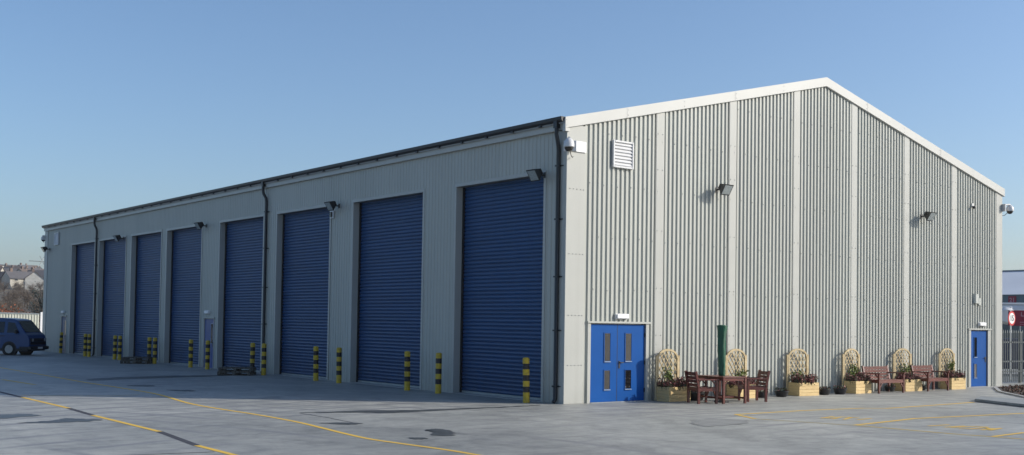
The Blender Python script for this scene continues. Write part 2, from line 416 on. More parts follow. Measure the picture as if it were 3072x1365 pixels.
# ------------------------------------------------------------------ the warehouse
W, LEN = 21.6, 47.7
wh = thing('warehouse', 'long grey clad industrial unit with eight blue roller doors and a gable end', 'building', (0,0,0))
def topz(x): return 7.30 + .242*min(x, W-x)
PIT, DEP = .1671, .036
def profile(s0, s1):
    P = []; s = s0
    while s < s1:
        for ds, d in ((0, 0), (.070, 0), (.088, DEP), (.149, DEP)):
            if s+ds <= s1: P.append((s+ds, d))
        s += PIT
    P.append((s1, P[-1][1])); return P
def corr(s0, s1, cuts, ztop, pt):
    P = profile(s0, s1)
    keys = sorted(set([s0, s1] + [c for o in cuts for c in o[:2]] + [W/2]))
    m = MB()
    for (a, da), (b_, db) in zip(P[:-1], P[1:]):
        br = [a] + [k for k in keys if a+1e-5 < k < b_-1e-5] + [b_]
        for s, t in zip(br[:-1], br[1:]):
            if t-s < 1e-6: continue
            ds = da+(db-da)*(s-a)/(b_-a); dt = da+(db-da)*(t-a)/(b_-a); mid = (s+t)/2; z0 = 0
            for o in cuts:
                if o[0] < mid < o[1]: z0 = o[2]
            m.face([pt(s, ds, z0), pt(t, dt, z0), pt(t, dt, ztop(t)), pt(s, ds, ztop(s))])
    return m
# gable wall, front face in y = 0 .. -DEP
DD = (.876, 2.902, 2.09); SD = (19.47, 20.63, 2.07)
gc = [(DD[0]-.1, DD[1]+.1, DD[2]+.04), (SD[0]-.12, SD[1]+.12, SD[2]+.04), (0, 0, 0)][:2]
# left facade, x = 0 .. -DEP
OPEN = [(.90,4.95), (6.75,11.0), (12.65,16.75), (17.95,22.05), (24.0,28.0), (28.75,32.7), (33.55,37.6), (38.4,42.4)]
OT = 6.06
PD = [(22.50,23.50), (43.10,44.02)]
lc = [(a, b, OT) for a, b in OPEN] + [(a-.05, b+.05, 2.12) for a, b in PD]
corr(0, LEN, lc, lambda s: 7.35, lambda s, d, z: (-d*.45, s, z)).build('side_wall', M['clad'], wh)
m = MB()
m.face([(W,0,0), (W,LEN,0), (W,LEN,7.3), (W,0,7.3)]); m.face([(W,LEN,0), (0,LEN,0), (0,LEN,7.3), (W/2,LEN,topz(W/2)), (W,LEN,7.3)])
m.build('rear_wall', M['clad'], wh)
# flashings
m = MB()
m.box(-.045, .60, -.05, .02, 0, 7.28); m.build('corner_flashing', M['trim'], wh, bevel=.006)
m = MB(); m.box(-.045, .02, .02, .34, 0, 7.12); m.build('corner_flashing', M['trim'], wh)
m = MB(); m.box(21.20, 21.645, -.05, .02, 0, 7.28)
m.build('corner_flashing', M['trim'], wh, bevel=.006)
m = MB(); m.box(-.045, .02, LEN-.55, LEN+.04, 0, 7.12)
m.build('corner_flashing', M['trim'], wh, bevel=.006)
for x in (3.38, 6.40, 9.37, 12.35, 15.34, 18.32):
    m = MB(); z0 = 0 if not (DD[0]-.1 < x < DD[1]+.1) else DD[2]
    m.box(x-.145, x+.145, -.048, -.002, 0, topz(x)-.03)
    m.box(x-.165, x-.145, -.040, -.002, 0, topz(x)-.03); m.box(x+.145, x+.165, -.040, -.002, 0, topz(x)-.03)
    m.build('joint_flashing', M['trim'], wh)
# fixing screws on the gable
m = corr(.0, W, gc, topz, lambda s, d, z: (s, -d, z)); m.cur = 1
zz = [.75, 1.55, 3.0, 4.4, 5.8, 7.2, 8.5]
for j, z in enumerate(zz):
    s = .115; k = 0
    while s < W:
        if z < topz(s)-.4 and not (DD[0]-.1 < s < DD[1]+.1 and z < 2.4) and not (SD[0] < s < SD[1] and z < 2.4) and not (.0 < s < .62 or s > 21.2) and not (1.5 < s < 2.35 and 6.2 < z < 7.1):
            if k % 3 == j % 3:
                zz_ = z+.02*math.sin(s*3); m.box(s-.012, s+.012, -DEP-.012, -DEP+.002, zz_-.012, zz_+.012)
        s += PIT; k += 1
for z in (1.0, 2.3, 3.9, 5.6, 6.6):
    for x in (.08, .2, .32, .45, .55): m.box(x-.012, x+.012, -.062, -.048, z-.012, z+.012)
    for x in (3.38, 6.40, 9.37, 12.35, 15.34, 18.32):
        for q in (-.09, .09): m.box(x+q-.012, x+q+.012, -.06, -.046, z+.8-.012, z+.8+.012)
m.build('gable_wall', [M['clad'], M['screw']], wh)
# roof
m = MB(); t = .242
for sx in (0, 1):
    X = (lambda x: x) if sx == 0 else (lambda x: W-x)
    a, b_ = -.16, W/2
    za, zb = 7.42+t*a, 7.42+t*b_
    q = [(X(a), za), (X(b_), zb), (X(b_), zb-.1), (X(a), za-.1)]
    for y0, y1 in ((-.075, LEN+.05),):
        v0 = [(x, y0, z) for x, z in q]; v1 = [(x, y1, z) for x, z in q]
        for i in range(4): m.face([v0[i], v0[(i+1) % 4], v1[(i+1) % 4], v1[i]])
        m.face(v0); m.face(v1[::-1])
m.build('roof', M['roof'], wh)
# verge flashing along the gable (with laps every few metres)
for sx in (0, 1):
    X = (lambda x: x) if sx == 0 else (lambda x: W-x)
    m = MB(); a = -.14; n = 5; L0 = W/2-a
    for k in range(n):
        x0 = a+L0*k/n; x1 = a+L0*(k+1)/n; pr = .095 + .004*(k % 2)
        zt = lambda x: 7.475+t*x; zb = lambda x: 7.19+t*x
        m.face([(X(x0),-pr,zb(x0)), (X(x1),-pr,zb(x1)), (X(x1),-pr,zt(x1)), (X(x0),-pr,zt(x0))])
        m.face([(X(x0),-pr,zt(x0)), (X(x1),-pr,zt(x1)), (X(x1),.18,zt(x1)+.012), (X(x0),.18,zt(x0)+.012)])
        m.face([(X(x0),-pr,zb(x0)), (X(x1),-pr,zb(x1)), (X(x1),-.04,zb(x1)-.012), (X(x0),-.04,zb(x0)-.012)])
        for e in ((x0, x1) if k == 0 else (x1,)):
            m.face([(X(e),-pr,zb(e)), (X(e),-pr,zt(e)), (X(e),.0,zt(e)), (X(e),.0,zb(e))])
        for zq in (.07, .21): m.box(X(x0+.05)-.012, X(x0+.05)+.012, -pr-.008, -pr, zb(x0)+zq, zb(x0)+zq+.02)
    v = m.build('verge_flashing', M['verge'], wh)
m = MB(); m.box(-.13, .02, -.085, .03, 7.08, 7.17); m.build('verge_end', M['verge'], wh)
# eaves fascia and gutter on the long side
m = MB(); m.box(-.105, -.035, .0, LEN+.04, 7.13, 7.36); m.box(-.035, -.0, .0, LEN+.04, 7.16, 7.34); m.build('eaves_fascia', M['trim'], wh)
m = MB()
G = [(-.17+.075*math.cos(a), 7.395+.075*math.sin(a)) for a in [math.pi+math.pi*k/8 for k in range(9)]]
G = [(G[0][0], 7.44)] + G + [(G[-1][0], 7.44)]
for k in range(len(G)-1):
    m.face([(G[k][0], -.05, G[k][1]), (G[k+1][0], -.05, G[k+1][1]), (G[k+1][0], LEN+.05, G[k+1][1]), (G[k][0], LEN+.05, G[k][1])])
for y in (-.05, LEN+.05): m.face([(x, y, z) for x, z in G])
m.box(-.26, -.08, -.05, LEN+.05, 7.432, 7.452)
y = .9
while y < LEN:
    m.box(-.215, -.1, y-.05, y+.05, 7.285, 7.33); y += 1.2
m.build('gutter', M['blackpl'], wh)
def downpipe(y):
    m = MB()
    m.box(-.235, -.115, y-.07, y+.07, 7.18, 7.42)
    m.tube([(-.18,y,7.2), (-.18,y,7.02), (-.165,y-.02,6.9), (-.11,y-.13 if y > 1 else y,6.72), (-.10,y-.15 if y > 1 else y,6.6), (-.10,y-.15 if y > 1 else y,.12), (-.16,y-.15 if y > 1 else y,.03)], .055, 10)
    o = m.build('downpipe', M['blackpl'], wh, smooth=True)
    yy = y-.15 if y > 1 else y
    for z in (.45, 1.9, 3.3, 4.8, 6.2):
        c = MB(); c.box(-.165, -.035, yy-.07, yy+.07, z-.02, z+.02); c.box(-.06, -.033, yy-.15, yy-.07, z-.015, z+.015); c.build('pipe_clip', M['blackpl'], o)
downpipe(.22); downpipe(17.72); downpipe(38.05)
# roller doors
RX = .25
def roller(a, b_):
    m = MB(); z = .075; n = 54; h = (OT+.05-z)/n
    prof = []
    for k in range(n):
        z0 = z+k*h
        prof += [(RX+.020, z0), (RX-.004, z0+h*.12), (RX-.013, z0+h*.42), (RX-.006, z0+h*.76), (RX+.020, z0+h*.88)]
    prof.append((RX+.020, OT+.05))
    for (x0, z0), (x1, z1) in zip(prof[:-1], prof[1:]):
        m.face([(x0, a+.06, z0), (x0, b_-.06, z0), (x1, b_-.06, z1), (x1, a+.06, z1)])
    d = m.build('roller_door', M['shutter'], wh)
    e = MB(); e.box(RX-.02, RX+.03, a+.06, b_-.06, .015, .075); e.build('bottom_rail', M['galv'], d)
    for s, y0 in ((0, a), (1, b_-.07)):
        e = MB(); e.box(RX-.055, RX+.03, y0, y0+.07, 0, OT); e.build('guide_rail', M['trim'] if s == 0 else M['blackpl'], d)  # paler near rail: the light it catches is put into its colour
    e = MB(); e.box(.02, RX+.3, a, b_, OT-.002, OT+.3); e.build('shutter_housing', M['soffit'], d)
    e = MB()
    e.box(-.03, RX+.02, a-.012, a, 0, OT+.01); e.box(-.03, RX+.02, b_, b_+.012, 0, OT+.01)   # reveals
    e.box(-.034, -.012, a-.10, a-.012, 0, OT+.10); e.box(-.034, -.012, b_+.012, b_+.10, 0, OT+.10)
    e.box(-.036, -.010, a-.012, b_+.012, OT+.012, OT+.10); e.box(-.045, .02, a-.012, b_+.012, OT, OT+.012)
    e.build('door_surround', M['trim'], d)
    e = MB(); e.box(-.06, RX+.1, a, b_, .0, .014); e.build('threshold', M['conc'], d)
for a, b_ in OPEN: roller(a, b_)
def leaf(parent, pt, s0, s1, z1, wins, m='door', depth=-.02, hinge=None, handle=None):
    """a door leaf: pt(s, d, z) maps along the wall, outwards and up"""
    def bx(mb, a, b, d0, d1, z0, zz):
        p, q = pt(a, d0, z0), pt(b, d1, zz); mb.box(min(p[0],q[0]), max(p[0],q[0]), min(p[1],q[1]), max(p[1],q[1]), z0, zz)
    e = MB(); bx(e, s0, s1, depth-.04, depth, .012, z1)
    d = e.build('door_leaf', M[m], parent, bevel=.004)
    for (a, z0, b, zz) in wins:
        e = MB(); bx(e, a, b, depth, depth+.006, z0, zz); wn = e.build('vision_panel', M['glass'], d)
        e = MB()
        bx(e, a-.022, a, depth, depth+.014, z0-.022, zz+.022); bx(e, b, b+.022, depth, depth+.014, z0-.022, zz+.022)
        bx(e, a, b, depth, depth+.014, z0-.022, z0); bx(e, a, b, depth, depth+.014, zz, zz+.022)
        e.build('glazing_frame', M[m] if m == 'door' else M['frame'], wn)
        e = MB(); bx(e, a-.01, b+.01, depth+.006, depth+.03, z0-.03, z0-.008); e.build('glazing_sill', M['frame'], wn)
    if hinge is not None:
        for z in (.3, 1.05, 1.8):
            e = MB(); bx(e, hinge-.015, hinge+.015, depth, depth+.02, z-.055, z+.055); e.build('hinge', M['blackpl'], d)
    if handle is not None:
        s, dr = handle
        e = MB(); bx(e, s-.025, s+.025, depth, depth+.012, .90, 1.10); bx(e, min(s,s+dr*.13), max(s,s+dr*.13), depth+.03, depth+.05, 1.045, 1.07)
        bx(e, s-.01, s+.01, depth+.012, depth+.05, 1.045, 1.07); e.build('handle', M['blackpl'], d)
    return d
def dframe(parent, pt, s0, s1, z1, jamb=.11, cap=.13, dep=.05):
    def bx(mb, a, b, d0, d1, z0, zz):
        p, q = pt(a, d0, z0), pt(b, d1, zz); mb.box(min(p[0],q[0]), max(p[0],q[0]), min(p[1],q[1]), max(p[1],q[1]), z0, zz)
    e = MB()
    bx(e, s0-jamb, s0-.004, -.06, dep, 0, z1+.02); bx(e, s1+.004, s1+jamb, -.06, dep, 0, z1+.02)
    bx(e, s0-cap, s1+cap+.03, -.06, dep+.03, z1+.02, z1+.07)
    bx(e, s0-.004, s1+.004, -.09, -.062, 0, z1+.02)
    bx(e, s0-.004, s1+.004, -.06, dep+.05, 0.001, .011)
    return e.build('door_frame', M['trim'], parent)
gp = lambda s, d, z: (s, -d, z); lp = lambda s, d, z: (-d, s, z)
dd = MB(); dd.box(1.868, 1.880, .0, .02, .02, 2.08); dd = dd.build('double_door', M['seam'], wh)
dframe(dd, gp, DD[0], DD[1], DD[2])
leaf(dd, gp, DD[0]+.006, 1.866, DD[2]-.01, [(1.40,1.10,1.61,1.84), (1.40,.35,1.61,.85)], hinge=DD[0]+.012, depth=.0)
leaf(dd, gp, 1.882, DD[1]-.006, DD[2]-.01, [(2.17,1.10,2.39,1.84), (2.17,.35,2.39,.85)], hinge=DD[1]-.012, handle=(1.95,1), depth=.0)
sdo = MB(); sdo.box(SD[0]+.005, SD[0]+.02, .0, .02, .02, SD[2]); sdo = sdo.build('single_door', M['seam'], wh)
dframe(sdo, gp, SD[0], SD[1], SD[2], jamb=.14, cap=.19)
leaf(sdo, gp, SD[0]+.006, SD[1]-.006, SD[2]-.01, [(19.75,1.10,19.93,1.81), (19.75,.34,19.93,.84)], handle=(20.52,-1), depth=.0)
for i, (a, b_) in enumerate(PD):
    q = MB(); q.box(.06, .08, a+.005, a+.02, .02, 2.05); q = q.build('personnel_door', M['seam'], wh)
    dframe(q, lp, a, b_, 2.06, jamb=.06, cap=.09, dep=.03)
    leaf(q, lp, a+.006, b_-.006, 2.05, [(a+.12, 1.05, a+.32, 1.85)] , m='doorgrey' if i == 0 else 'shutter', handle=(a+.1,1), depth=-.01)
# louvred vents
def louvre(pt, s0, s1, z0, z1, m):
    def bx(mb, a, b, d0, d1, q0, q1):
        p, q = pt(a, d0, q0), pt(b, d1, q1); mb.box(min(p[0],q[0]), max(p[0],q[0]), min(p[1],q[1]), max(p[1],q[1]), q0, q1)
    e = MB(); bx(e, s0, s1, .03, .05, z0, z1)
    o = e.build('louvre_vent', M['trim'] if m == 'white' else M[m], wh)
    e = MB(); w_ = .055
    bx(e, s0, s0+w_, .05, .11, z0, z1); bx(e, s1-w_, s1, .05, .11, z0, z1); bx(e, s0+w_, s1-w_, .05, .11, z1-w_, z1); bx(e, s0+w_, s1-w_, .05, .11, z0, z0+w_)
    e.build('vent_frame', M[m], o, bevel=.008)
    e = MB(); n = 7; h = (z1-z0-2*w_)/n
    for k in range(n):
        a = z0+w_+k*h
        P = [pt(s0+w_, .105, a+.016), pt(s1-w_, .105, a+.016), pt(s1-w_, .066, a+h), pt(s0+w_, .066, a+h)]
        e.face(P); e.face([pt(s0+w_, .105, a+.016), pt(s1-w_, .105, a+.016), pt(s1-w_, .066, a), pt(s0+w_, .066, a)])
    e.build('louvre_blades', M[m], o)
louvre(gp, 1.55, 2.31, 6.30, 7.04, 'camgrey'); louvre(lp, 44.85, 45.65, 6.2, 6.92, 'camgrey')

# ------------------------------------------------------------------ wall fittings
def floodlight(name, label):
    t = thing(name, label, 'floodlight', group='floodlights on the warehouse walls')     # wall at local x=0, pointing +x
    e = MB(); e.box(.0, .03, -.06, .06, -.09, .09); e.box(.03, .24, -.022, .022, -.03, .02)
    e.bar((.22,-.10,-.02), (.22,.10,-.02), .03); e.build('bracket', M['blackpl'], t, bevel=.004)
    rot = Matrix.Translation((.40,0,.03)) @ Matrix.Rotation(R(-38), 4, 'Y')
    e = MB(); i0 = len(e.v)
    # housing: tapered box, mouth towards local +X, slightly down
    A = [(-.13,-.11,-.10), (-.13,.11,-.10), (-.13,.11,.10), (-.13,-.11,.10)]; B = [(.10,-.22,-.19), (.10,.22,-.19), (.10,.22,.19), (.10,-.22,.19)]
    C = [(.13,-.235,-.205), (.13,.235,-.205), (.13,.235,.205), (.13,-.235,.205)]
    # face is tilted downward: rotate so that local +X dips
    rot = Matrix.Translation((.36,0,.02)) @ Matrix.Rotation(R(32), 4, 'Y')
    T = lambda q: rot @ Vector(q)
    for P, Q in ((A, B), (B, C)):
        for k in range(4): e.face([T(P[k]), T(P[(k+1) % 4]), T(Q[(k+1) % 4]), T(Q[k])])
    e.face([T(q) for q in A][::-1]); e.face([T(q) for q in C])
    for k in range(-3, 4): e.obox(rot @ Matrix.Translation((-.12, k*.05, 0)), .08, .008, .18)
    h = e.build('lamp_housing', M['blackpl'], t)
    e = MB(); e.obox(rot @ Matrix.Translation((.134,0,0)), .008, .39, .33); e.build('lamp_glass', M['lampglass'], h)
    return t
fl0 = floodlight('floodlight', 'black floodlight on the shaded wall nearest the gable corner above the first roller door')
fl0.location = (-.03, .87, 6.02); fl0.rotation_euler.z = math.pi; fl0.scale = (.84,.8,.84)
for y, lb in ((12.0, 'black floodlight on the pier between the second and third roller doors'), (23.5, 'black floodlight above the pier with the grey blue personnel door'),
              (33.9, 'black floodlight at the top edge between the sixth and seventh roller doors'), (46.7, 'black floodlight near the far end of the shaded wall below the vent')):
    dup(fl0, (-.03, y, 6.02), math.pi, lb)
dup(fl0, (5.72, -.04, 6.05), -math.pi/2, 'black floodlight on the sunlit gable above the green parasol')
dup(fl0, (16.25, -.04, 6.02), -math.pi/2, 'black floodlight on the sunlit gable towards its right end')

def domecam(label, loc, rz):
    t = thing('dome_camera', label, 'security camera', loc, rz, 'dome cameras at the warehouse corners')   # local +x = outwards
    e = MB(); e.box(0, .06, -.17, .17, -.14, .14); e.build('mounting_box', M['camgrey'], t, bevel=.01)
    e = MB(); e.tube([(.05,0,.05), (.2,0,.12), (.38,0,.15), (.46,0,.14)], [.045,.035,.03,.035], 10); e.build('bracket_arm', M['camgrey'], t, smooth=True)
    e = MB(); e.lathe([(.03,.14), (.07,.12), (.125,.05), (.14,-.02), (.14,-.09), (.125,-.10)], 18, (.46,0,0)); h = e.build('camera_housing', M['camgrey'], t, smooth=True)
    e = MB(); e.lathe([(.115,-.095), (.108,-.14), (.075,-.19), (.02,-.21)], 18, (.46,0,0)); e.build('camera_dome', M['lens'], h, smooth=True)
    e = MB(); e.tube([(.42,0,-.05), (.36,.02,-.16), (.22,.04,-.27), (.05,.06,-.3), (-.02,.08,-.27)], .011, 6); e.build('cable', M['blackpl'], t, smooth=True)
    return t
c0 = domecam('white dome camera with a drooping cable at the near corner of the warehouse', (-.0, -.05, 6.72), R(-135))
# near corner unit: plate on the gable trim, dome swung over the corner
c0.location = (.06, -.06, 6.70)
for ch in list(ALL(c0)): pass
e = MB(); e.box(.10, .60, -.085, -.051, 6.58, 6.86)
pl = e.build('backing_plate', M['white'], None); pl.parent = c0; pl.matrix_parent_inverse = (Matrix.Translation(c0.location) @ Matrix.Rotation(R(-135), 4, 'Z')).inverted()
dup_src = [o for o in ALL(c0) if o.name.startswith('backing')]
def camcopy(loc, rz, label):
    r_ = c0.copy(); COL.objects.link(r_); r_.location = loc; r_.rotation_euler.z = rz; r_['label'] = label
    for ch in ALL(c0):
        if ch.name.startswith('backing'): continue
        c = ch.copy(); COL.objects.link(c); c.parent = r_
        for g_ in ALL(ch):
            d = g_.copy(); COL.objects.link(d); d.parent = c
camcopy((21.62, -.02, 6.72), R(-12), 'white dome camera on an arm past the right end of the gable')
camcopy((-.02, LEN+.03, 6.75), R(88), 'small dome camera on an arm at the far left corner of the warehouse')

def bulkhead(label, x, z0, axis='g', w_=.46):
    t = thing('emergency_light', label, 'wall light', group='emergency lights above the doors')
    e = MB(); e.box(-w_/2, w_/2, -.045, 0, 0, .14); e.build('light_base', M['white'], t)
    e = MB(); e.box(-w_/2+.012, w_/2-.012, -.10, -.045, .01, .13); e.build('light_diffuser', M['white'], t, bevel=.012)
    return t
for lb, loc, rz in (('white emergency light above the blue double doors', (1.96,-.04,2.23), 0), ('white emergency light above the single blue door', (20.16,-.04,2.23), 0),
                ('white emergency light over the grey blue personnel door', (-.03,23.1,2.28), -math.pi/2), ('white emergency light over the farthest personnel door', (-.03,43.6,2.26), -math.pi/2)):
    t = bulkhead(lb, 0, 0); t.location = loc; t.rotation_euler.z = rz
t = thing('alarm_box', 'pale green alarm box on the gable above the single blue door', 'alarm box', (19.75, -.04, 3.06))
e = MB(); e.prism([(-.13,0), (.13,0), (.10,-.09), (-.10,-.09)], 0, .34); e.build('box_cover', M['offwhite'], t, bevel=.01)
e = MB(); e.box(.19, .30, -.05, 0, -.06, .20); e.build('junction_box', M['offwhite'], t)
t = thing('wall_sensor', 'tiny dark sensor high on the gable near its right end', 'sensor', (19.5, -.04, 6.62))
e = MB(); e.box(-.05, .05, -.05, 0, -.03, .1); e.build('sensor_base', M['camgrey'], t)
e = MB(); e.lathe([(.055,.0), (.06,-.05), (.03,-.10)], 10, (0,-.09,0)); e.build('sensor_head', M['blackpl'], t)
t = thing('wall_sensor', 'small grey box on the pier just below the floodlight of the second and third doors', 'sensor', (-.03, 12.45, 5.62))
e = MB(); e.box(-.04, 0, -.13, .13, 0, .26); e.build('sensor_base', M['camgrey'], t)
e = MB(); e.box(-.09, -.04, -.04, .05, .04, .22); e.build('sensor_head', M['lens'], t)

# ------------------------------------------------------------------ bollards
def bollard():
    e = MB(); R0 = .089; z = 0; H = 1.17
    seg = [(0,.27,0), (.27,.42,1), (.42,.57,0), (.57,.72,1), (.72,.87,0), (.87,1.02,1), (1.02,1.14,0)]
    for a, b_, mi in seg:
        e.cur = mi; base = len(e.v); n = 20
        for zz_ in (a, b_):
            for j in range(n): e.v.append((R0*math.cos(2*math.pi*j/n), R0*math.sin(2*math.pi*j/n), zz_))
        for j in range(n):
            e.f.append((base+j, base+(j+1) % n, base+n+(j+1) % n, base+n+j)); e.mi.append(mi)
    e.cur = 0
    e.lathe([(R0,1.14), (R0*.93,1.165), (R0*.6,1.18), (.01,1.185)], 20)
    return e.build('bollard', [M['yellow'], M['black']], smooth=True)
ordn = ['first','second','third','fourth','fifth','sixth','seventh','eighth']
BY = [(-.55,.85,'yellow and black bollard nearest the gable corner, before the first roller door'),
      (-.57,4.93,'striped bollard at the far side of the first roller door'), (-.6,6.55,'striped bollard at the near side of the second roller door'),
      (-.57,10.8,'striped bollard at the far side of the second roller door'), (-.57,12.4,'striped bollard at the near side of the third roller door'),
      (-.57,16.5,'striped bollard at the far side of the third roller door'), (-.55,17.54,'striped bollard partly behind the nearer pallet stack'),
      (-.55,21.8,'striped bollard in front of the grey blue personnel door'), (-.5,23.7,'striped bollard at the near side of the fifth roller door'),
      (-.54,27.8,'striped bollard at the far side of the fifth roller door, right of its close partner'), (-.55,28.5,'striped bollard half hidden by the farther pallet'),
      (-.48,32.7,'right one of the two striped bollards between the sixth and seventh roller doors'), (-.5,33.35,'left one of the two striped bollards between the sixth and seventh roller doors'),
      (-.5,37.35,'right one of the two striped bollards by the far downpipe'), (-.5,38.0,'left one of the two striped bollards by the far downpipe'),
      (-.2,43.4,'farthest striped bollard, alone before the last personnel door')]
b0 = bollard(); b0['category'] = 'bollard'; b0['group'] = 'striped bollards along the roller doors'
for i, (x, y, lb) in enumerate(BY):
    o = b0 if i == 0 else b0.copy()
    if i: COL.objects.link(o)
    o.location = (x, y, 0); o.rotation_euler = (R(random.gauss(0,.6)), R(random.gauss(0,.6)), random.random()*6); o['label'] = lb

# ------------------------------------------------------------------ pallets
def pallet(label, loc, rz):
    t = thing('pallet', label, 'pallet', loc, rz, 'wooden pallets stacked by the bollards')
    e = MB()
    for k in range(7): e.box(-.6+.17*k+.0, -.6+.17*k+.12, -.5, .5, .122, .144)
    e.build('deck_boards', M['pallet'], t)
    for y in (-.45, 0, .45):
        for x in (-.55, 0, .55):
            e = MB(); e.box(x-.05, x+.05, y-.05, y+.05, .022, .10); e.build('block', M['pallet'], t)
        e = MB(); e.box(-.6, .6, y-.05, y+.05, 0, .022); e.build('bottom_board', M['pallet'], t)
        e = MB(); e.box(-.6, .6, y-.05, y+.05, .10, .122); e.build('stringer_board', M['pallet'], t)
    return t
for (x, y, ps) in ((-1.4, 17.0, 'nearer'), (-1.15, 28.3, 'farther')):
    pallet(f'weathered wooden pallet at the bottom of the {ps} stack', (x, y, 0), R(-38)); pallet(f'weathered wooden pallet on top of the {ps} stack', (x+.02, y, .144), R(-35))

# ------------------------------------------------------------------ planters, heather, climbers, pots
def planter(label, x):
    t = thing('planter', label, 'planter', (x, -.46, 0), R(random.uniform(-4, 4)), 'pine planters with trellises along the gable')
    hw, hd, H = .445, .22, .40
    e = MB()
    for k in range(4):
        z0, z1 = k*.1+.003, k*.1+.097; q = .0 if k % 2 else .003
        e.box(-hw, hw, -hd-q, -hd+.025, z0, z1); e.box(-hw, hw, hd-.025, hd+q, z0, z1)
        e.box(-hw-q, -hw+.025, -hd+.025, hd-.025, z0, z1); e.box(hw-.025, hw+q, -hd+.025, hd-.025, z0, z1)
    e.box(-hw+.03, hw-.03, -hd+.03, hd-.03, .005, .03)
    e.box(-hw+.026, -hw+.06, -hd+.026, -hd+.06, 0, H); e.box(hw-.06, hw-.026, -hd+.026, -hd+.06, 0, H)
    e.build('planter_box', M['pine'], t)
    e = MB(); e.box(-hw+.03, hw-.03, -hd+.03, hd-.03, .2, .34); e.build('soil', M['soil'], t)
    # trellis: two posts, arched top rail, diagonal lattice
    y = hd+.025; e = MB(); arc = []
    for k in range(17):
        a = math.pi*k/16; arc.append((-.405*math.cos(a), y-.004, 1.16+.24*math.sin(a)))
    for p, q in zip(arc[:-1], arc[1:]): e.bar(p, q, .055, .04, up=(0,1,0))
    e.bar((-.405,y-.004,.42), (-.405,y-.004,1.17), .05, .036); e.bar((.405,y-.004,.42), (.405,y-.004,1.17), .05, .036)
    tr = e.build('trellis', M['lattice'], t)
    for s in (-1, 1):
        e = MB(); e.box(s*.46-.03, s*.46+.03, y-.022, y+.022, .02, 1.24); e.build('trellis_post', M['lattice'], tr)
    e = MB(); e.box(-.38, .38, y-.012, y+.012, .44, .48)
    ztop = lambda xx: 1.15+.24*math.sqrt(max(0, 1-(xx/.40)**2))
    for s in (-1, 1):
        c = -2.2
        while c < 3:
            pts = []
            for k in range(61):
                xx = -.385+.77*k/60; zz_ = c+s*xx*1.35+.5
                if .47 < zz_ < ztop(xx)-.01: pts.append((xx, zz_))
            if len(pts) > 3:
                a, b_ = pts[0], pts[-1]; yy = y+.006*s
                e.bar((a[0], yy, a[1]), (b_[0], yy, b_[1]), .026, .009, up=(0,1,0))
            c += .215
    e.build('lattice', M['lattice'], tr)
    return t
names = ['beside the double doors, shaded by the chair', 'behind the parasol and table', 'third from the double doors, standing alone', 'left of the first bench',
         'between the two benches', 'right of the second bench, nearest the single blue door']
PX = [3.59, 6.42, 9.25, 12.0, 14.84, 17.58]
for i, x in enumerate(PX):
    planter('pine planter box with arched trellis ' + names[i], x)
    e = MB(); hw, hd = .40, .17
    for k in range(260):
        px, py = random.uniform(-hw-.05, hw+.05), random.uniform(-hd-.05, hd+.02); h = random.uniform(.10, .25)*(1+.35*math.sin(px*9+i*2))
        top = Vector((px+random.gauss(0,.03), py+random.gauss(0,.03), .34+h)); bt = Vector((px, py, .30))
        e.cur = 0; e.bar(bt, top, .008)
        for q in range(5):
            tq = .2+.8*q/4; p = bt.lerp(top, tq)+Vector((random.gauss(0,.012), random.gauss(0,.012), 0)); e.cur = 0 if q < 2 else 1
            leafquad(e, p, .016, .026)
    h = e.build('heather', [M['leafdk'], M['heather']], None, (x, -.46, .0))
    tag(h, 'reddish purple heather filling the planter ' + names[i], 'heather plant', 'heather in the planters')
    e = MB()
    sx = (-.05, .1, -.1, .0, .1, .12)[i]; hh = (.62,.5,.45,.62,.6,.75)[i]
    tips = []
    for k in range(9):
        a = Vector((sx+random.gauss(0,.03), .15, .33)); c_pt = Vector((sx+random.gauss(0,.16), .17, .33+hh*random.uniform(.6,1)))
        mid = a.lerp(c_pt, .5)+Vector((random.gauss(0,.05), 0, 0)); e.cur = 0; e.tube([a, mid, c_pt], .005, 4)
        for q in range(26):
            tq = random.random()**.7; p = (a.lerp(mid, tq*2) if tq < .5 else mid.lerp(c_pt, tq*2-1))+Vector((random.gauss(0,.045), random.gauss(0,.02)-.02, random.gauss(0,.03)))
            e.cur = 1; leafquad(e, p, random.uniform(.016,.030))
    c = e.build('climbing_plant', [M['leafdk'], M['leaf']], None, (x, -.46, 0))
    tag(c, 'green climber on the trellis ' + names[i].replace(', nearest the single blue door', ''), 'climbing plant', 'climbers on the trellises')
def pot(label, loc, s=1.0):
    t = thing('plant_pot', label, 'plant pot', loc, 0, 'black pots along the gable')
    e = MB(); e.lathe([(.13*s,0), (.16*s,.03*s), (.195*s,.14*s), (.215*s,.155*s), (.215*s,.175*s), (.19*s,.175*s), (.17*s,.15*s)], 20); e.build('pot', M['pot'], t, smooth=True)
    e = MB()
    for k in range(110):
        a = random.random()*6.28; rr_ = random.random()**.5*.2*s
        p = (rr_*math.cos(a), rr_*math.sin(a), .16*s+random.random()*.09*s); e.cur = 0 if random.random() < .75 else 1
        leafquad(e, p, .018*s)
    e.build('foliage', [M['leafdk'], M['heather']], t)
pot('large black pot under the left chair beside the first planter', (4.35,-.55,0), 1.35)
pot('black pot right of the table, first of the close pair', (7.15,-.55,0))
pot('black pot left of the third planter, second of the close pair', (8.05,-.58,0), 1.05)
pot('black pot just right of the third planter', (10.15,-.55,0)); pot('black pot just left of the fourth planter', (10.95,-.55,0), 1.05)
pot('black pot standing behind the first bench', (13.9,-.38,0), .9); pot('black pot standing behind the second bench', (15.75,-.38,0), .8)

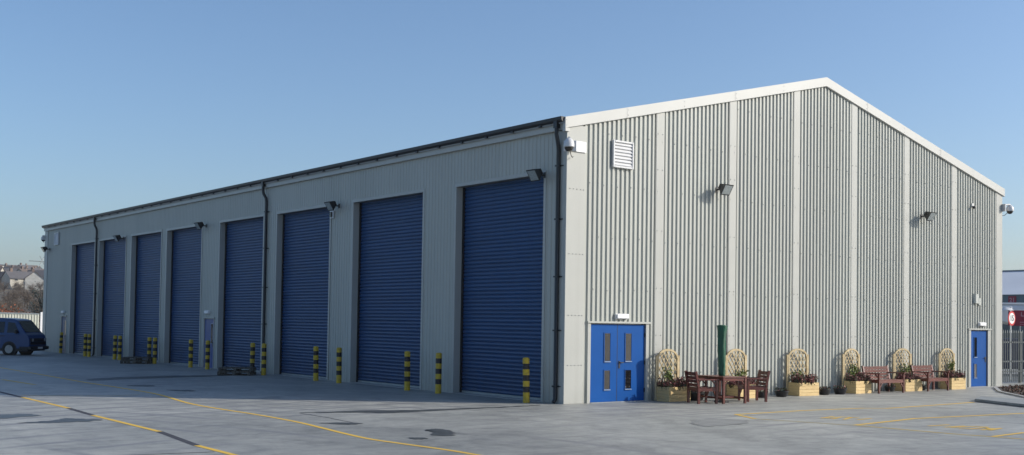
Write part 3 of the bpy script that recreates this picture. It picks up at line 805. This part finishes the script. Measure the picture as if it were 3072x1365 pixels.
# ------------------------------------------------------------------ seats: bench and chairs (local: facing -y)
def seat(name, label, cat, loc, rz, wid, group=None, H=.86):
    t = thing(name, label, cat, loc, rz, group); hw = wid/2; D = .27
    for s in (-1, 1):
        e = MB(); e.box(s*hw-.03, s*hw+.03, -D-.03, -D+.03, 0, .62); e.build('leg', M['mahog'], t, bevel=.005)
        e = MB(); e.box(s*hw-.03, s*hw+.03, D-.03, D+.03, 0, .44); e.bar((s*hw,D,.42), (s*hw,D+.09,H), .06, .06, up=(1,0,0)); e.build('leg', M['mahog'], t)
        e = MB(); e.box(s*hw-.042, s*hw+.042, -D-.06, D+.03, .62, .655); e.build('armrest', M['mahog'], t, bevel=.006)
    e = MB(); e.box(-hw+.03, hw-.03, -D-.02, -D+.02, .33, .41); e.box(-hw+.03, hw-.03, D-.02, D+.02, .33, .41)
    for s in (-1, 1):
        e.box(s*(hw)-.02, s*(hw)+.02, -D+.03, D-.03, .33, .41)
        e.bar((s*(hw-.03),-D,.18), (s*(hw-.16),-D,.34), .035, .035, up=(0,1,0)); e.bar((s*hw,-D+.03,.44), (s*hw,-D+.18,.41), .03)
        e.bar((s*hw,-D+.02,.50), (s*hw,-D+.14,.62), .035, .035, up=(1,0,0))
    e.build('seat_frame', M['mahog'], t)
    e = MB()
    for k in range(6): y = -D-.02+k*.098; e.box(-hw+.033, hw-.033, y, y+.08, .412, .434)
    e.build('seat', M['mahog'], t)
    e = MB()
    for k, z in enumerate((.49, .59, .69, .79)):
        yy = D+.012+(z-.42)/.44*.09; e.bar((-hw+.03, yy-.03, z), (hw-.03, yy-.03, z), .022, .078 if z < .79 else .10, up=(0,0,1))
    e.build('backrest', M['mahog'], t)
    return t
seat('garden_bench', 'dark red wooden bench between the fourth and fifth planters', 'bench', (13.12,-.68,0), R(-1.5), 1.30, 'wooden benches along the gable')
seat('garden_bench', 'dark red wooden bench between the fifth and last planters, nearest the single blue door', 'bench', (15.86,-.66,0), R(1), 1.24, 'wooden benches along the gable')
seat('garden_chair', 'dark red wooden armchair on the left of the table, its back to the double doors', 'chair', (3.74,-1.37,0), R(90-18), .56, 'garden chairs round the table')
seat('garden_chair', 'dark red wooden armchair on the right of the table, facing left', 'chair', (5.66,-1.48,0), R(-90-24), .56, 'garden chairs round the table')
t = thing('garden_table', 'dark red wooden table with slatted top holding the closed parasol', 'table', (4.50,-1.37,0), R(-11))
hx, hy = .40, .60
for sx in (-1, 1):
    for sy in (-1, 1):
        e = MB(); e.box(sx*(hx-.04)-.032, sx*(hx-.04)+.032, sy*(hy-.04)-.032, sy*(hy-.04)+.032, 0, .69); e.build('leg', M['mahog'], t, bevel=.005)
e = MB()
n = 8
for k in range(n):
    y0 = -hy+k*(2*hy/n)
    if k in (3, 4):
        e.box(-hx, -.03, y0+.004, y0+2*hy/n-.004, .692, .716); e.box(.03, hx, y0+.004, y0+2*hy/n-.004, .692, .716)
    else: e.box(-hx, hx, y0+.004, y0+2*hy/n-.004, .692, .716)
e.build('tabletop', M['mahog'], t)
e = MB()
for s in (-1, 1):
    e.box(-hx+.07, hx-.07, s*(hy-.04)-.015, s*(hy-.04)+.015, .61, .69); e.box(s*(hx-.04)-.015, s*(hx-.04)+.015, -hy+.07, hy-.07, .61, .69)
    for q in (-1, 1): e.bar((q*(hx-.05), s*(hy-.04), .50), (q*(hx-.17), s*(hy-.04), .62), .03, .03, up=(0,1,0))
e.build('apron', M['mahog'], t)
e = MB()
for s in (-1, 1): e.box(s*(hx-.04)-.02, s*(hx-.04)+.02, -hy+.072, hy-.072, .12, .17)
e.box(-hx+.06, hx-.06, -.02-.12, .02-.12, .125, .165); e.build('stretcher', M['mahog'], t)
# closed parasol under its green cover
t = thing('parasol', 'closed garden parasol in a creased dark green cover standing through the table', 'parasol', (4.50,-1.37,0))
e = MB(); e.tube([(0,0,.05), (0,0,1.2)], .02, 10); e.build('pole', M['alu'], t, smooth=True)
e = MB(); e.lathe([(.2,0), (.2,.04), (.1,.07), (.03,.09), (.03,.2)], 18); e.build('base', M['pot'], t, smooth=True)
e = MB(); n = 28; prof = [(.72,.07), (.76,.095), (.81,.088), (.86,.102), (.92,.090), (.98,.108), (1.04,.102), (1.15,.110), (1.25,.106), (1.4,.112), (1.55,.110), (1.66,.114), (1.74,.108), (1.80,.118), (1.9,.124), (2.0,.132), (2.09,.142), (2.10,.12), (2.105,.02)]
base = 0
for i, (z, rad) in enumerate(prof):
    for j in range(n):
        a = 2*math.pi*j/n
        w_ = 1+.05*math.sin(5*a+z*1.2)+.04*math.sin(9*a-z*7)+.04*math.sin(3*a+z*17)
        fl = .8 if abs(math.sin(a)) > .7 else 1
        e.v.append((rad*w_*math.cos(a)+.01*math.sin(z*3), rad*w_*.8*math.sin(a), z+.012*math.sin(2*a) if i > 12 else z))
for i in range(len(prof)-1):
    for j in range(n):
        a = i*n+j; b_ = i*n+(j+1) % n; e.f.append((a, b_, b_+n, a+n)); e.mi.append(0)
e.f.append(tuple(range((len(prof)-1)*n, len(prof)*n))); e.mi.append(0)
e.build('cover', M['cover'], t, smooth=True, rz=R(-38))

# ------------------------------------------------------------------ blue van
t = thing('van', 'dark blue passenger van parked before the cream container, cut by the left edge', 'van', (-3.57-.87*1.22+.49*.0, 40.5, 0), 0)
HA = math.atan2(-.683, .728)
hv_ = Vector((math.cos(HA), math.sin(HA), 0)); lv = Vector((-math.sin(HA), math.cos(HA), 0))
# near side front wheel stands at (-3.57, 40.5); near side = right-hand side of the van as it faces away
wp = Vector((-3.57, 40.5, 0)); org = wp - hv_*1.20 + lv*.78
t.location = org; t.rotation_euler.z = HA
prof = [(-2.25,.35), (-2.28,.60), (-2.22,1.08), (-2.02,1.78), (-1.85,1.90), (-1.0,1.955), (.6,1.95), (1.30,1.90), (1.52,1.83), (2.05,1.17), (2.18,1.08), (2.28,.85), (2.30,.50), (2.26,.33)]
def hw_(z): return .90 if z <= 1.10 else .90-.155*(z-1.10)/.82
e = MB(); n = len(prof)
for s in (-1, 1):
    low = [(x, s*hw_(z), z) for x, z in prof if z <= 1.10]
    i2 = [k for k, q in enumerate(prof) if q[1] > 1.10]
    # lower side, belt and upper side polygons
    belt0 = (-2.22, s*.90, 1.08); belt1 = (2.18, s*.90, 1.08)
    lowp = [(x, s*.90, z) for x, z in prof[:3]] + [(x, s*.90, z) for x, z in prof[10:]]
    upp = [belt0] + [(x, s*hw_(z), z) for x, z in prof[3:10]] + [belt1]
    e.face(lowp if s < 0 else lowp[::-1]); e.face(upp[::-1] if s > 0 else upp)
for k in range(n):
    a, b_ = prof[k], prof[(k+1) % n]
    e.face([(a[0], -hw_(a[1]), a[1]), (b_[0], -hw_(b_[1]), b_[1]), (b_[0], hw_(b_[1]), b_[1]), (a[0], hw_(a[1]), a[1])])
body = e.build('body', M['vanblue'], t)
bm = bmesh.new(); bm.from_mesh(body.data); bmesh.ops.remove_doubles(bm, verts=bm.verts, dist=.002); bmesh.ops.recalc_face_normals(bm, faces=bm.faces); bm.to_mesh(body.data); bm.free()
bv = body.modifiers.new('bevel', 'BEVEL'); bv.width = .05; bv.segments = 3; bv.limit_method = 'ANGLE'; bv.angle_limit = R(18)
def sidepane(s, P):
    q = MB(); pts = [(x, s*(hw_(z)+.008), z) for x, z in P]; q.face(pts if s < 0 else pts[::-1]); 
    q.build('side_window', M['vanglass'], t)
for s in (-1, 1):
    sidepane(s, [(1.05,1.18), (1.72,1.18), (1.42,1.70), (1.05,1.74)]); sidepane(s, [(-.25,1.18), (.88,1.18), (.88,1.75), (-.25,1.77)]); sidepane(s, [(-1.6,1.18), (-.42,1.18), (-.42,1.77), (-1.6,1.74)])
def onw(tt, y, o=.012):   # point on the windscreen
    a, b_ = Vector((1.52,0,1.83)), Vector((2.05,0,1.17)); p = a.lerp(b_, tt); nn = Vector((.66,0,.53)).normalized(); q = p+nn*o; return (q.x, y*(hw_(p.z)-.09), q.z)
q = MB(); q.face([onw(.06,-1), onw(.94,-1), onw(.94,1), onw(.06,1)]); q.build('windscreen', M['vanglass'], t)
q = MB(); q.box(2.27, 2.33, -.80, .80, .72, .90); q.box(2.27, 2.315, -.80, .80, .56, .70); gr = q.build('grille', M['vanblack'], t, bevel=.01)
for y in (-.62, .62):
    q = MB(); q.tube([(2.32,y,.81), (2.35,y,.81)], .085, 16); q.build('headlight', M['lampl'], t)
q = MB(); q.box(2.24, 2.42, -.93, .93, .30, .48); q.box(1.75, 2.26, -.935, -.88, .30, .46); q.box(1.75, 2.26, .88, .935, .30, .46); q.build('bumper', M['vanblack'], t, bevel=.03)
q = MB(); q.box(2.42, 2.43, -.24, .24, .34, .44); q.build('number_plate', M['signwhite'], t)
q = MB(); q.box(-2.2, 2.2, -.895, .895, .22, .36); q.build('underbody', M['vanblack'], t)
q = MB(); q.box(-1.9, .95, -.915, -.898, .99, 1.02); q.box(-1.9, .95, .898, .915, .99, 1.02); q.build('side_moulding', M['vanblack'], t)
for s in (-1, 1):
    q = MB(); q.box(1.55, 1.66, s*.90, s*1.08, 1.14, 1.34); q.build('wing_mirror', M['vanblack'], t, bevel=.02)
for x in (-1.26, 1.20):
    for s in (-1, 1):
        q = MB(); q.tube([(x, s*.70, .33), (x, s*.905, .33)], .40, 24); q.build('wheel_arch', M['vanblack'], t)
        q = MB(); q.tube([(x, s*.72, .32), (x, s*.74, .32), (x, s*.92, .32), (x, s*.935, .32)], [.28,.32,.32,.29], 24); wl = q.build('wheel', M['tyre'], t, smooth=True)
        q = MB(); q.tube([(x, s*.930, .32), (x, s*.94, .32)], .215, 20)
        for k in range(5):
            a = 2*math.pi*k/5; q.bar((x, s*.945, .32), (x+.19*math.cos(a), s*.945, .32+.19*math.sin(a)), .05, .02, up=(0,1,0))
        q.build('rim', M['rim'], wl)

# ------------------------------------------------------------------ cream container, post, aerial, evergreen
t = thing('storage_container', 'cream corrugated storage container behind the dark blue van', 'container', (0, 0, 0))
a0 = Vector((-14.0, 71.0)); a1 = Vector((5.2, 68.1)); dv = (a1-a0).normalized(); nv = Vector((dv.y, -dv.x)); ln = (a1-a0).length
# front faces the yard
if nv.y > 0: nv = -nv
e = MB(); s = 0
while s < ln-.19:
    for (s0, d0), (s1, d1) in (((0,0), (.07,0)), ((.08,0), (.10,.05)), ((.10,.05), (.18,.05)), ((.18,.05), (.2,0))):
        p = a0+dv*(s+s0)+nv*d0; q = a0+dv*(s+s1)+nv*d1
        e.face([(p.x,p.y,0), (q.x,q.y,0), (q.x,q.y,2.20), (p.x,p.y,2.20)])
    s += .2
e.build('front_panel', M['contw'], t)
bk = -nv*2.4
e = MB(); P = [a0, a1, a1+bk, a0+bk]
for i in (1, 2, 3): e.face([(P[i].x,P[i].y,0), (P[(i+1)%4].x,P[(i+1)%4].y,0), (P[(i+1)%4].x,P[(i+1)%4].y,2.2), (P[i].x,P[i].y,2.2)])
e.build('side_panel', M['contw'], t)
e = MB()
for zt, off, m_ in ((2.32, .06, 0),):
    p0 = a0+nv*off; p1 = a1+nv*off
    mid = (p0+p1)/2
    e.face([(p0.x,p0.y,2.20), (p1.x,p1.y,2.20), (p1.x,p1.y,2.28), ((p0*.3+p1*.7).x,(p0*.3+p1*.7).y,2.36), ((p0*.6+p1*.4).x,(p0*.6+p1*.4).y,2.44), (p0.x,p0.y,2.44)])
    e.face([(p0.x,p0.y,2.44), ((p0*.6+p1*.4).x,(p0*.6+p1*.4).y,2.44), (P[3].x, P[3].y, 2.5)])
    e.face([((p0*.6+p1*.4).x,(p0*.6+p1*.4).y,2.44), ((p0*.3+p1*.7).x,(p0*.3+p1*.7).y,2.36), (P[2].x,P[2].y,2.3), (P[3].x, P[3].y, 2.5)])
    e.face([((p0*.3+p1*.7).x,(p0*.3+p1*.7).y,2.36), (p1.x,p1.y,2.28), (P[2].x,P[2].y,2.3)])
e.build('roof', M['galv'], t)
t = thing('white_post', 'thin white post standing between the cream container and the warehouse', 'post', (4.76, 65.87, 0))
e = MB(); e.box(-.07, .07, -.05, .05, 0, 2.34); e.build('post_shaft', M['white'], t); e = MB(); e.box(-.07, .07, -.07, .07, 2.34, 2.38); e.build('post_cap', M['white'], t)
t = thing('television_aerial', 'television aerial with a long boom beyond the far end of the warehouse', 'aerial', (6.0, 69.9, 0))
e = MB(); e.tube([(0,0,0), (0,0,6.8)], .03, 8); e.build('mast', M['galv'], t)
e = MB(); e.bar((.15,-.05,6.35), (-1.15,.25,6.38), .07)
for k in range(8): q = Vector((.1,-.04,6.35)).lerp(Vector((-1.1,.24,6.38)), k/7); e.bar(q+Vector((.04,.12,0)), q-Vector((.04,.12,0)), .012)
e.bar((-.0,0,6.0), (-.4,.05,6.8), .045); e.bar((-.4,0,6.05), (-.05,.05,6.75), .045); e.build('antenna', M['galv'], t)

# ------------------------------------------------------------------ trees and houses on the hill
def crown_tree(seed, mats, h, rad, leafs, thin):
    rnd = random.Random(seed); e = MB(); e.tube([(0,0,0), (.1,0,h*.3), (0,.1,h*.55)], [h*.03, h*.022, h*.012], 7)
    br = []
    for k in range(16):
        a = rnd.random()*6.28; z0 = h*rnd.uniform(.2, .5); L = rad*rnd.uniform(.5, 1)
        tip = Vector((math.cos(a)*L, math.sin(a)*L, z0+h*rnd.uniform(.15, .45))); st = Vector((0,0,z0)); e.tube([st, st.lerp(tip,.5)+Vector((0,0,.04*h)), tip], [h*.012, h*.007, h*.003], 5)
        br.append((st, tip))
    c = MB(); random.seed(seed)
    for k in range(leafs):
        st, tip = rnd.choice(br); q = st.lerp(tip, rnd.uniform(.4, 1.15)); s = rad*.2
        q += Vector((rnd.gauss(0,s), rnd.gauss(0,s), rnd.gauss(0,s))); leafquad(c, q, rad*(.012 if thin else .045), rad*(.09 if thin else .05))
    return e, c
protos = []
def tree(kind, loc, sc, label, mats):
    name = 'bare_tree' if kind < 3 else ('rust_shrub' if kind == 3 else 'evergreen_tree')
    t = thing(name, label, 'tree' if kind != 3 else 'shrub', loc, random.random()*6, 'bare trees on the hillside' if kind < 3 else ('rust coloured shrubs below the hillside' if kind == 3 else None))
    (em, cm) = protos[kind]
    for nm, me in (('trunk', em), ('crown', cm)):
        o = bpy.data.objects.new(nm, me); COL.objects.link(o); o.parent = t
    t.scale = (sc, sc, sc)
for kd, (sd_, h, rad, lf, thin, mt_) in enumerate([(11,8,3.2,900,True,'twig'), (12,9,3.0,900,True,'twig'), (13,7,3.6,900,True,'twig'), (14,3,2.0,700,False,'rust'), (15,9,1.5,1100,False,'conifer')]):
    e, c = crown_tree(sd_, None, h, rad, lf, thin)
    for mb, mm, nm in ((e, 'bark', 'trunk'), (c, mt_, 'crown')):
        me = bpy.data.meshes.new(nm); me.from_pydata(mb.v, [], mb.f); me.materials.append(M[mm]); protos.append(None) if False else None
        if nm == 'trunk': tm = me
        else: protos.append((tm, me))
random.seed(21)
def ray(px, D):   # ground direction table for the strip of hillside left of the warehouse (world coordinates)
    a = YAW + math.atan2(1536-px, FPX); return (CX+D*math.cos(a), CY+D*math.sin(a))
cols = ['cream','white','brick']; k = 0
HS = [(-70,470,1),(8,480,2),(62,470,0),(100,455,1),(120,500,2),(-25,540,0),(30,560,1),(80,550,0),(112,575,1),(-60,620,2),(10,640,0),(52,630,1),(95,650,2),(122,665,0),(-20,720,1),(35,730,0),(72,745,2),(108,735,1),(15,820,0),(60,840,1),(118,850,0),(90,920,2),(30,930,1)]
for (px, D, cw) in HS:
    x, y = ray(px, D); z = hz(x, y)-.3
    ang = YAW+math.pi/2+random.choice((0,.3,-.5,.9,-1.1,1.4)) ; L, Wd, H = random.uniform(8,13), 6.5, random.uniform(3.4,4.6)
    place = 'row %s' % ('nearest the yard' if D < 510 else 'low on the slope' if D < 600 else 'half way up the slope' if D < 700 else 'high on the slope' if D < 800 else 'just below the crest')
    rw = M['houseroof'][k % 2]
    t = thing('hillside_house', f'{cols[cw]} walled house with {"slate" if k % 2 == 0 else "brown"} roof {place}, house {["one","two","three","four","five","six"][k % 6]} of its cluster', 'house', (x, y, z), ang, 'houses on the hillside')
    if cw == 1: t['label'] = f'white gabled house with {"slate" if k % 2 == 0 else "brown"} roof, {place}' + (' near the warehouse edge' if px > 90 else ' near the left edge')
    elif cw == 0: t['label'] = f'cream house with {"slate" if k % 2 == 0 else "brown"} roof, {place}' + (' near the warehouse edge' if px > 90 else ' left of the middle' if px < 30 else ' in the middle')
    else: t['label'] = f'brick house with {"slate" if k % 2 == 0 else "brown"} roof, {place}' + (' near the warehouse edge' if px > 90 else ' left of the middle' if px < 30 else ' in the middle')
    e = MB(); e.box(-L/2, L/2, -Wd/2, Wd/2, -2, H)
    for s in (-1, 1): e.face([(s*L/2,-Wd/2,H), (s*L/2,Wd/2,H), (s*L/2,0,H+2.6)])
    wl = e.build('wall', M['housewall'][cw], t)
    e = MB()
    for s in (-1, 1):
        e.face([(-L/2-.3, s*(Wd/2+.4), H-.25), (L/2+.3, s*(Wd/2+.4), H-.25), (L/2+.3, 0, H+2.72), (-L/2-.3, 0, H+2.72)])
        e.face([(-L/2-.3, s*(Wd/2+.4), H-.4), (L/2+.3, s*(Wd/2+.4), H-.4), (L/2+.3, 0, H+2.57), (-L/2-.3, 0, H+2.57)])
        for q in (-1, 1): e.face([(q*(L/2+.3), s*(Wd/2+.4), H-.25), (q*(L/2+.3), 0, H+2.72), (q*(L/2+.3), 0, H+2.57), (q*(L/2+.3), s*(Wd/2+.4), H-.4)])
    rf = e.build('roof', rw, t)
    e = MB(); e.box(L*.3, L*.3+.9, -.4, .4, H+1.6, H+3.8); e.build('chimney', M['housewall'][2], rf)
    for xx in (-L*.3, 0, L*.3):
        for zz_ in (.8, 3.0):
            for s in (-1, 1):
                e = MB(); e.box(xx-.6, xx+.6, s*Wd/2-.04 if s > 0 else -Wd/2-.04, s*Wd/2+.04 if s > 0 else -Wd/2+.04, zz_, zz_+1.1); e.build('window', M['winb'], t)
    k += 1
nt_ = 0; used = set()
for D in (215,225,240,255,270,290,310,330,355,380,410,430,520,600,690,780,880,960,985,1000,1010):
    for q in range(4 if D < 440 else 2 if D < 950 else 5):
        px = random.uniform(-110, 135); x, y = ray(px, D+random.uniform(-5,5))
        side = 'at the left edge' if px < 0 else 'left of centre' if px < 45 else 'right of centre' if px < 90 else 'beside the warehouse'
        lb = f'bare brown tree {side} of the hillside, ' + ('at its foot' if D < 245 else 'low down' if D < 320 else 'below the lower houses' if D < 440 else 'half way up' if D < 700 else 'near the upper houses' if D < 900 else 'on the crest')
        tree(random.randrange(3), (x, y, hz(x, y)-.3), random.uniform(.42,.62)*(1 if D < 800 else 1.3), lb, None)
for i, (px, D) in enumerate([(18,120),(30,123),(62,124),(-8,121),(76,126),(44,125)]):
    x, y = ray(px, D); tree(3, (x, y, 0), random.uniform(.75,1.0), 'rust coloured shrub above the cream container, ' + ['second from the photo edge','third from the photo edge','second from the warehouse','at the photo edge','nearest the warehouse','in the middle of the row'][i], None)
x, y = ray(127, 112); tree(4, (x, y, 0), .66, 'dark blue green evergreen squeezed against the far end of the warehouse', None)

# ------------------------------------------------------------------ right-hand background
t = thing('palisade_fence', 'galvanised palisade fence running on from the right end of the warehouse', 'fence', (0,0,0))
fx0, fx1, fy = 22.0, 32.0, .92
e = MB(); x = fx0
while x < fx1:
    e.prism([(x-.034,fy-.012), (x,fy-.03), (x+.034,fy-.012), (x+.034,fy), (x-.034,fy)], .05, 2.0)
    e.face([(x-.034,fy-.01,2.0), (x+.034,fy-.01,2.0), (x+.02,fy-.01,2.08), (x,fy-.01,2.13), (x-.02,fy-.01,2.08)]); x += .165
e.build('pales', M['fence'], t)
for z in (.46, .86, 1.62):
    e = MB(); e.box(fx0-.1, fx1, fy+.002, fy+.052, z-.03, z+.03); e.build('rail', M['fence'], t)
for x in (22.3, 25.0, 27.7, 30.4):
    e = MB(); e.box(x-.05, x+.05, fy+.055, fy+.155, 0, 2.05); e.build('post', M['fence'], t)
# speed limit sign
def text(body, size, m, loc, rot, parent, name='lettering', ext=.002):
    cu = bpy.data.curves.new(name, 'FONT'); cu.body = body; cu.size = size; cu.extrude = ext; cu.align_x = 'CENTER'; cu.align_y = 'CENTER'; cu.offset = size*.02
    o = bpy.data.objects.new(name, cu); COL.objects.link(o)
    dg = bpy.context.evaluated_depsgraph_get(); me = bpy.data.meshes.new_from_object(o.evaluated_get(dg)); me.name = name
    bpy.data.objects.remove(o); o = bpy.data.objects.new(name, me); COL.objects.link(o); me.materials.clear(); me.materials.append(m)
    o.parent = parent; o.location = loc; o.rotation_euler = rot; return o
SA = R(271)    # direction the face points
t = thing('speed_limit_sign', 'round speed limit sign reading 15 with a red ring on a thin post', 'road sign', (27.43, 2.72, 0), SA)
e = MB(); e.tube([(0,0,0), (0,0,2.95)], .03, 8); e.build('post', M['signwhite'], t)
e = MB(); e.tube([(.035,0,2.61), (.05,0,2.61)], .31, 32); pl = e.build('sign_plate', M['redring'], t)
e = MB(); e.tube([(.050,0,2.61), (.054,0,2.61)], .235, 32); e.build('sign_face', M['signwhite'], pl)
text('15', .33, M['signtxt'], (.057, 0, 2.61), (R(90), 0, R(90)), t, 'numerals')
# red site board
BA = R(215)
t = thing('site_board', 'dark red site board on two posts behind the palisade fence', 'sign board', (35.75, 5.85, 0), BA)
e = MB(); e.box(0, .04, -1.30, 1.6, 2.33, 3.1); pn = e.build('board_panel', M['red'], t)
for y in (-.75, .9):
    e = MB(); e.tube([(-.04,y,0), (-.04,y,3.05)], .035, 8); e.build('post', M['galv'], t)
text('L', .30, M['signpale'], (.045, -.66, 2.90), (R(90), 0, R(90)), pn); text('Y', .26, M['signpale'], (.045, -.42, 2.72), (R(90), 0, R(90)), pn)
e = MB(); e.box(.041, .046, -.76, 1.1, 2.50, 2.53); e.box(.041, .046, -.76, .9, 2.40, 2.42); e.build('small_print', M['signpale'], pn)
# pale roofed depot shed beyond
t = thing('depot_shed', 'large pale roofed depot shed with a dark teal fascia beyond the fence', 'building', (0,0,0))
X0 = 60.0
e = MB(); e.box(X0+.6, X0+29.9, -39.9, 69.9, 0, 3.45); e.build('wall', mat('shed_wall', (.16,.17,.16), .8), t)
e = MB(); e.box(X0, X0+.5, -40, 70, 3.62, 4.72); fs = e.build('fascia', M['teal'], t)
e = MB()
e.face([(X0-.1,-40,4.73), (X0-.1,70,4.73), (X0+9,70,6.95), (X0+9,-40,6.95)][::-1]); e.face([(X0+9,-40,6.95), (X0+9,70,6.95), (X0+30,70,3.5), (X0+30,-40,3.5)])
e.face([(X0-.1,70,4.73), (X0+9,70,6.95), (X0+30,70,3.5), (X0+.6,70,3.5)]); e.face([(X0-.1,-40,4.73), (X0+9,-40,6.95), (X0+30,-40,3.5), (X0+.6,-40,3.5)])
rf = e.build('roof', M['shedroof'], t)
e = MB(); e.box(X0+8.8, X0+9.2, -40, 70, 6.96, 7.02); e.build('ridge_cap', M['galv'], rf)
e = MB(); e.box(X0-.04, X0-.002, 19.75, 20.35, 4.02, 4.62); pq = e.build('number_plaque', M['red'], t)
text('21', .42, M['signpale'], (X0-.045, 20.05, 4.32), (R(90), 0, R(-90)), pq, 'numerals')
# parked tank trailers and a dark blue lorry behind the fence
def tanker(label, x, y, rz, L, zc, rad):
    t = thing('tank_trailer', label, 'tank trailer', (x, y, 0), rz, 'tank trailers before the depot shed')
    e = MB(); e.tube([(-L/2,0,zc), (-L/2+.25,0,zc), (L/2-.25,0,zc), (L/2,0,zc)], [rad*.7, rad, rad, rad*.7], 24); e.build('tank', M['camgrey'], t, smooth=True)
    e = MB(); e.box(-L/2+.5, L/2-.5, -.3, .3, zc+rad*.94, zc+rad+.08); e.build('walkway', M['white'], t)
    e = MB(); e.box(-L/2, L/2, -.5, .5, .95, 1.2); e.build('chassis', M['vanblack'], t)
    for xx in (-L/2+1, -L/2+2.2, L/2-1.2):
        for s in (-1, 1):
            q = MB(); q.tube([(xx, s*.85, .5), (xx, s*1.15, .5)], .5, 20); q.build('wheel', M['tyre'], t, smooth=True)
tanker('grey tank trailer seen end on beside the warehouse edge, left of the speed sign', 45.4, 12.6, R(28), 4.5, 2.95, .5)
tanker('white topped tank trailer above the dark red site board', 49.0, 12.6, R(-62), 7, 3.25, .5)
t = thing('box_van', 'dark blue box van parked behind the palisade fence', 'van', (32.6, 4.9, 0), R(-64))
e = MB(); e.box(-2.6, 1.4, -1.0, 1.0, .3, 1.72); e.build('cargo_box', M['bluedk'], t, bevel=.05)
e = MB(); P = [(1.4,.4), (3.0,.4), (3.05,1.0), (2.55,1.15), (2.2,1.75), (1.4,1.8)]
for s in (-1, 1): e.face([(x, s*.95, z) for x, z in P])
for k2 in range(len(P)):
    a, b_ = P[k2], P[(k2+1) % len(P)]; e.face([(a[0],-.95,a[1]), (b_[0],-.95,b_[1]), (b_[0],.95,b_[1]), (a[0],.95,a[1])])
e.build('cab', M['bluedk'], t)
e = MB(); e.face([(2.54,-.8,1.19), (2.54,.8,1.19), (2.24,.8,1.7), (2.24,-.8,1.7)]); e.build('windscreen', M['vanglass'], t)
for xx in (-1.7, 2.2):
    for s in (-1, 1):
        q = MB(); q.tube([(xx, s*.8, .36), (xx, s*1.02, .36)], .36, 20); q.build('wheel', M['tyre'], t, smooth=True)

# ------------------------------------------------------------------ thin air haze
hzm = bpy.data.materials.new('air_haze'); hzm.use_nodes = True; nt = hzm.node_tree; nt.nodes.clear()
out = nt.nodes.new('ShaderNodeOutputMaterial'); pv = nt.nodes.new('ShaderNodeVolumePrincipled')
pv.inputs['Color'].default_value = (.86,.90,.96,1); pv.inputs['Density'].default_value = .0002; pv.inputs['Anisotropy'].default_value = .2
nt.links.new(pv.outputs[0], out.inputs['Volume'])
e = MB(); e.box(-1000, 1600, -1000, 2300, -2, 75)
o = e.build('haze', hzm); tag(o, 'thin pale haze in the air over the yard and hillside', 'haze', kind='stuff')
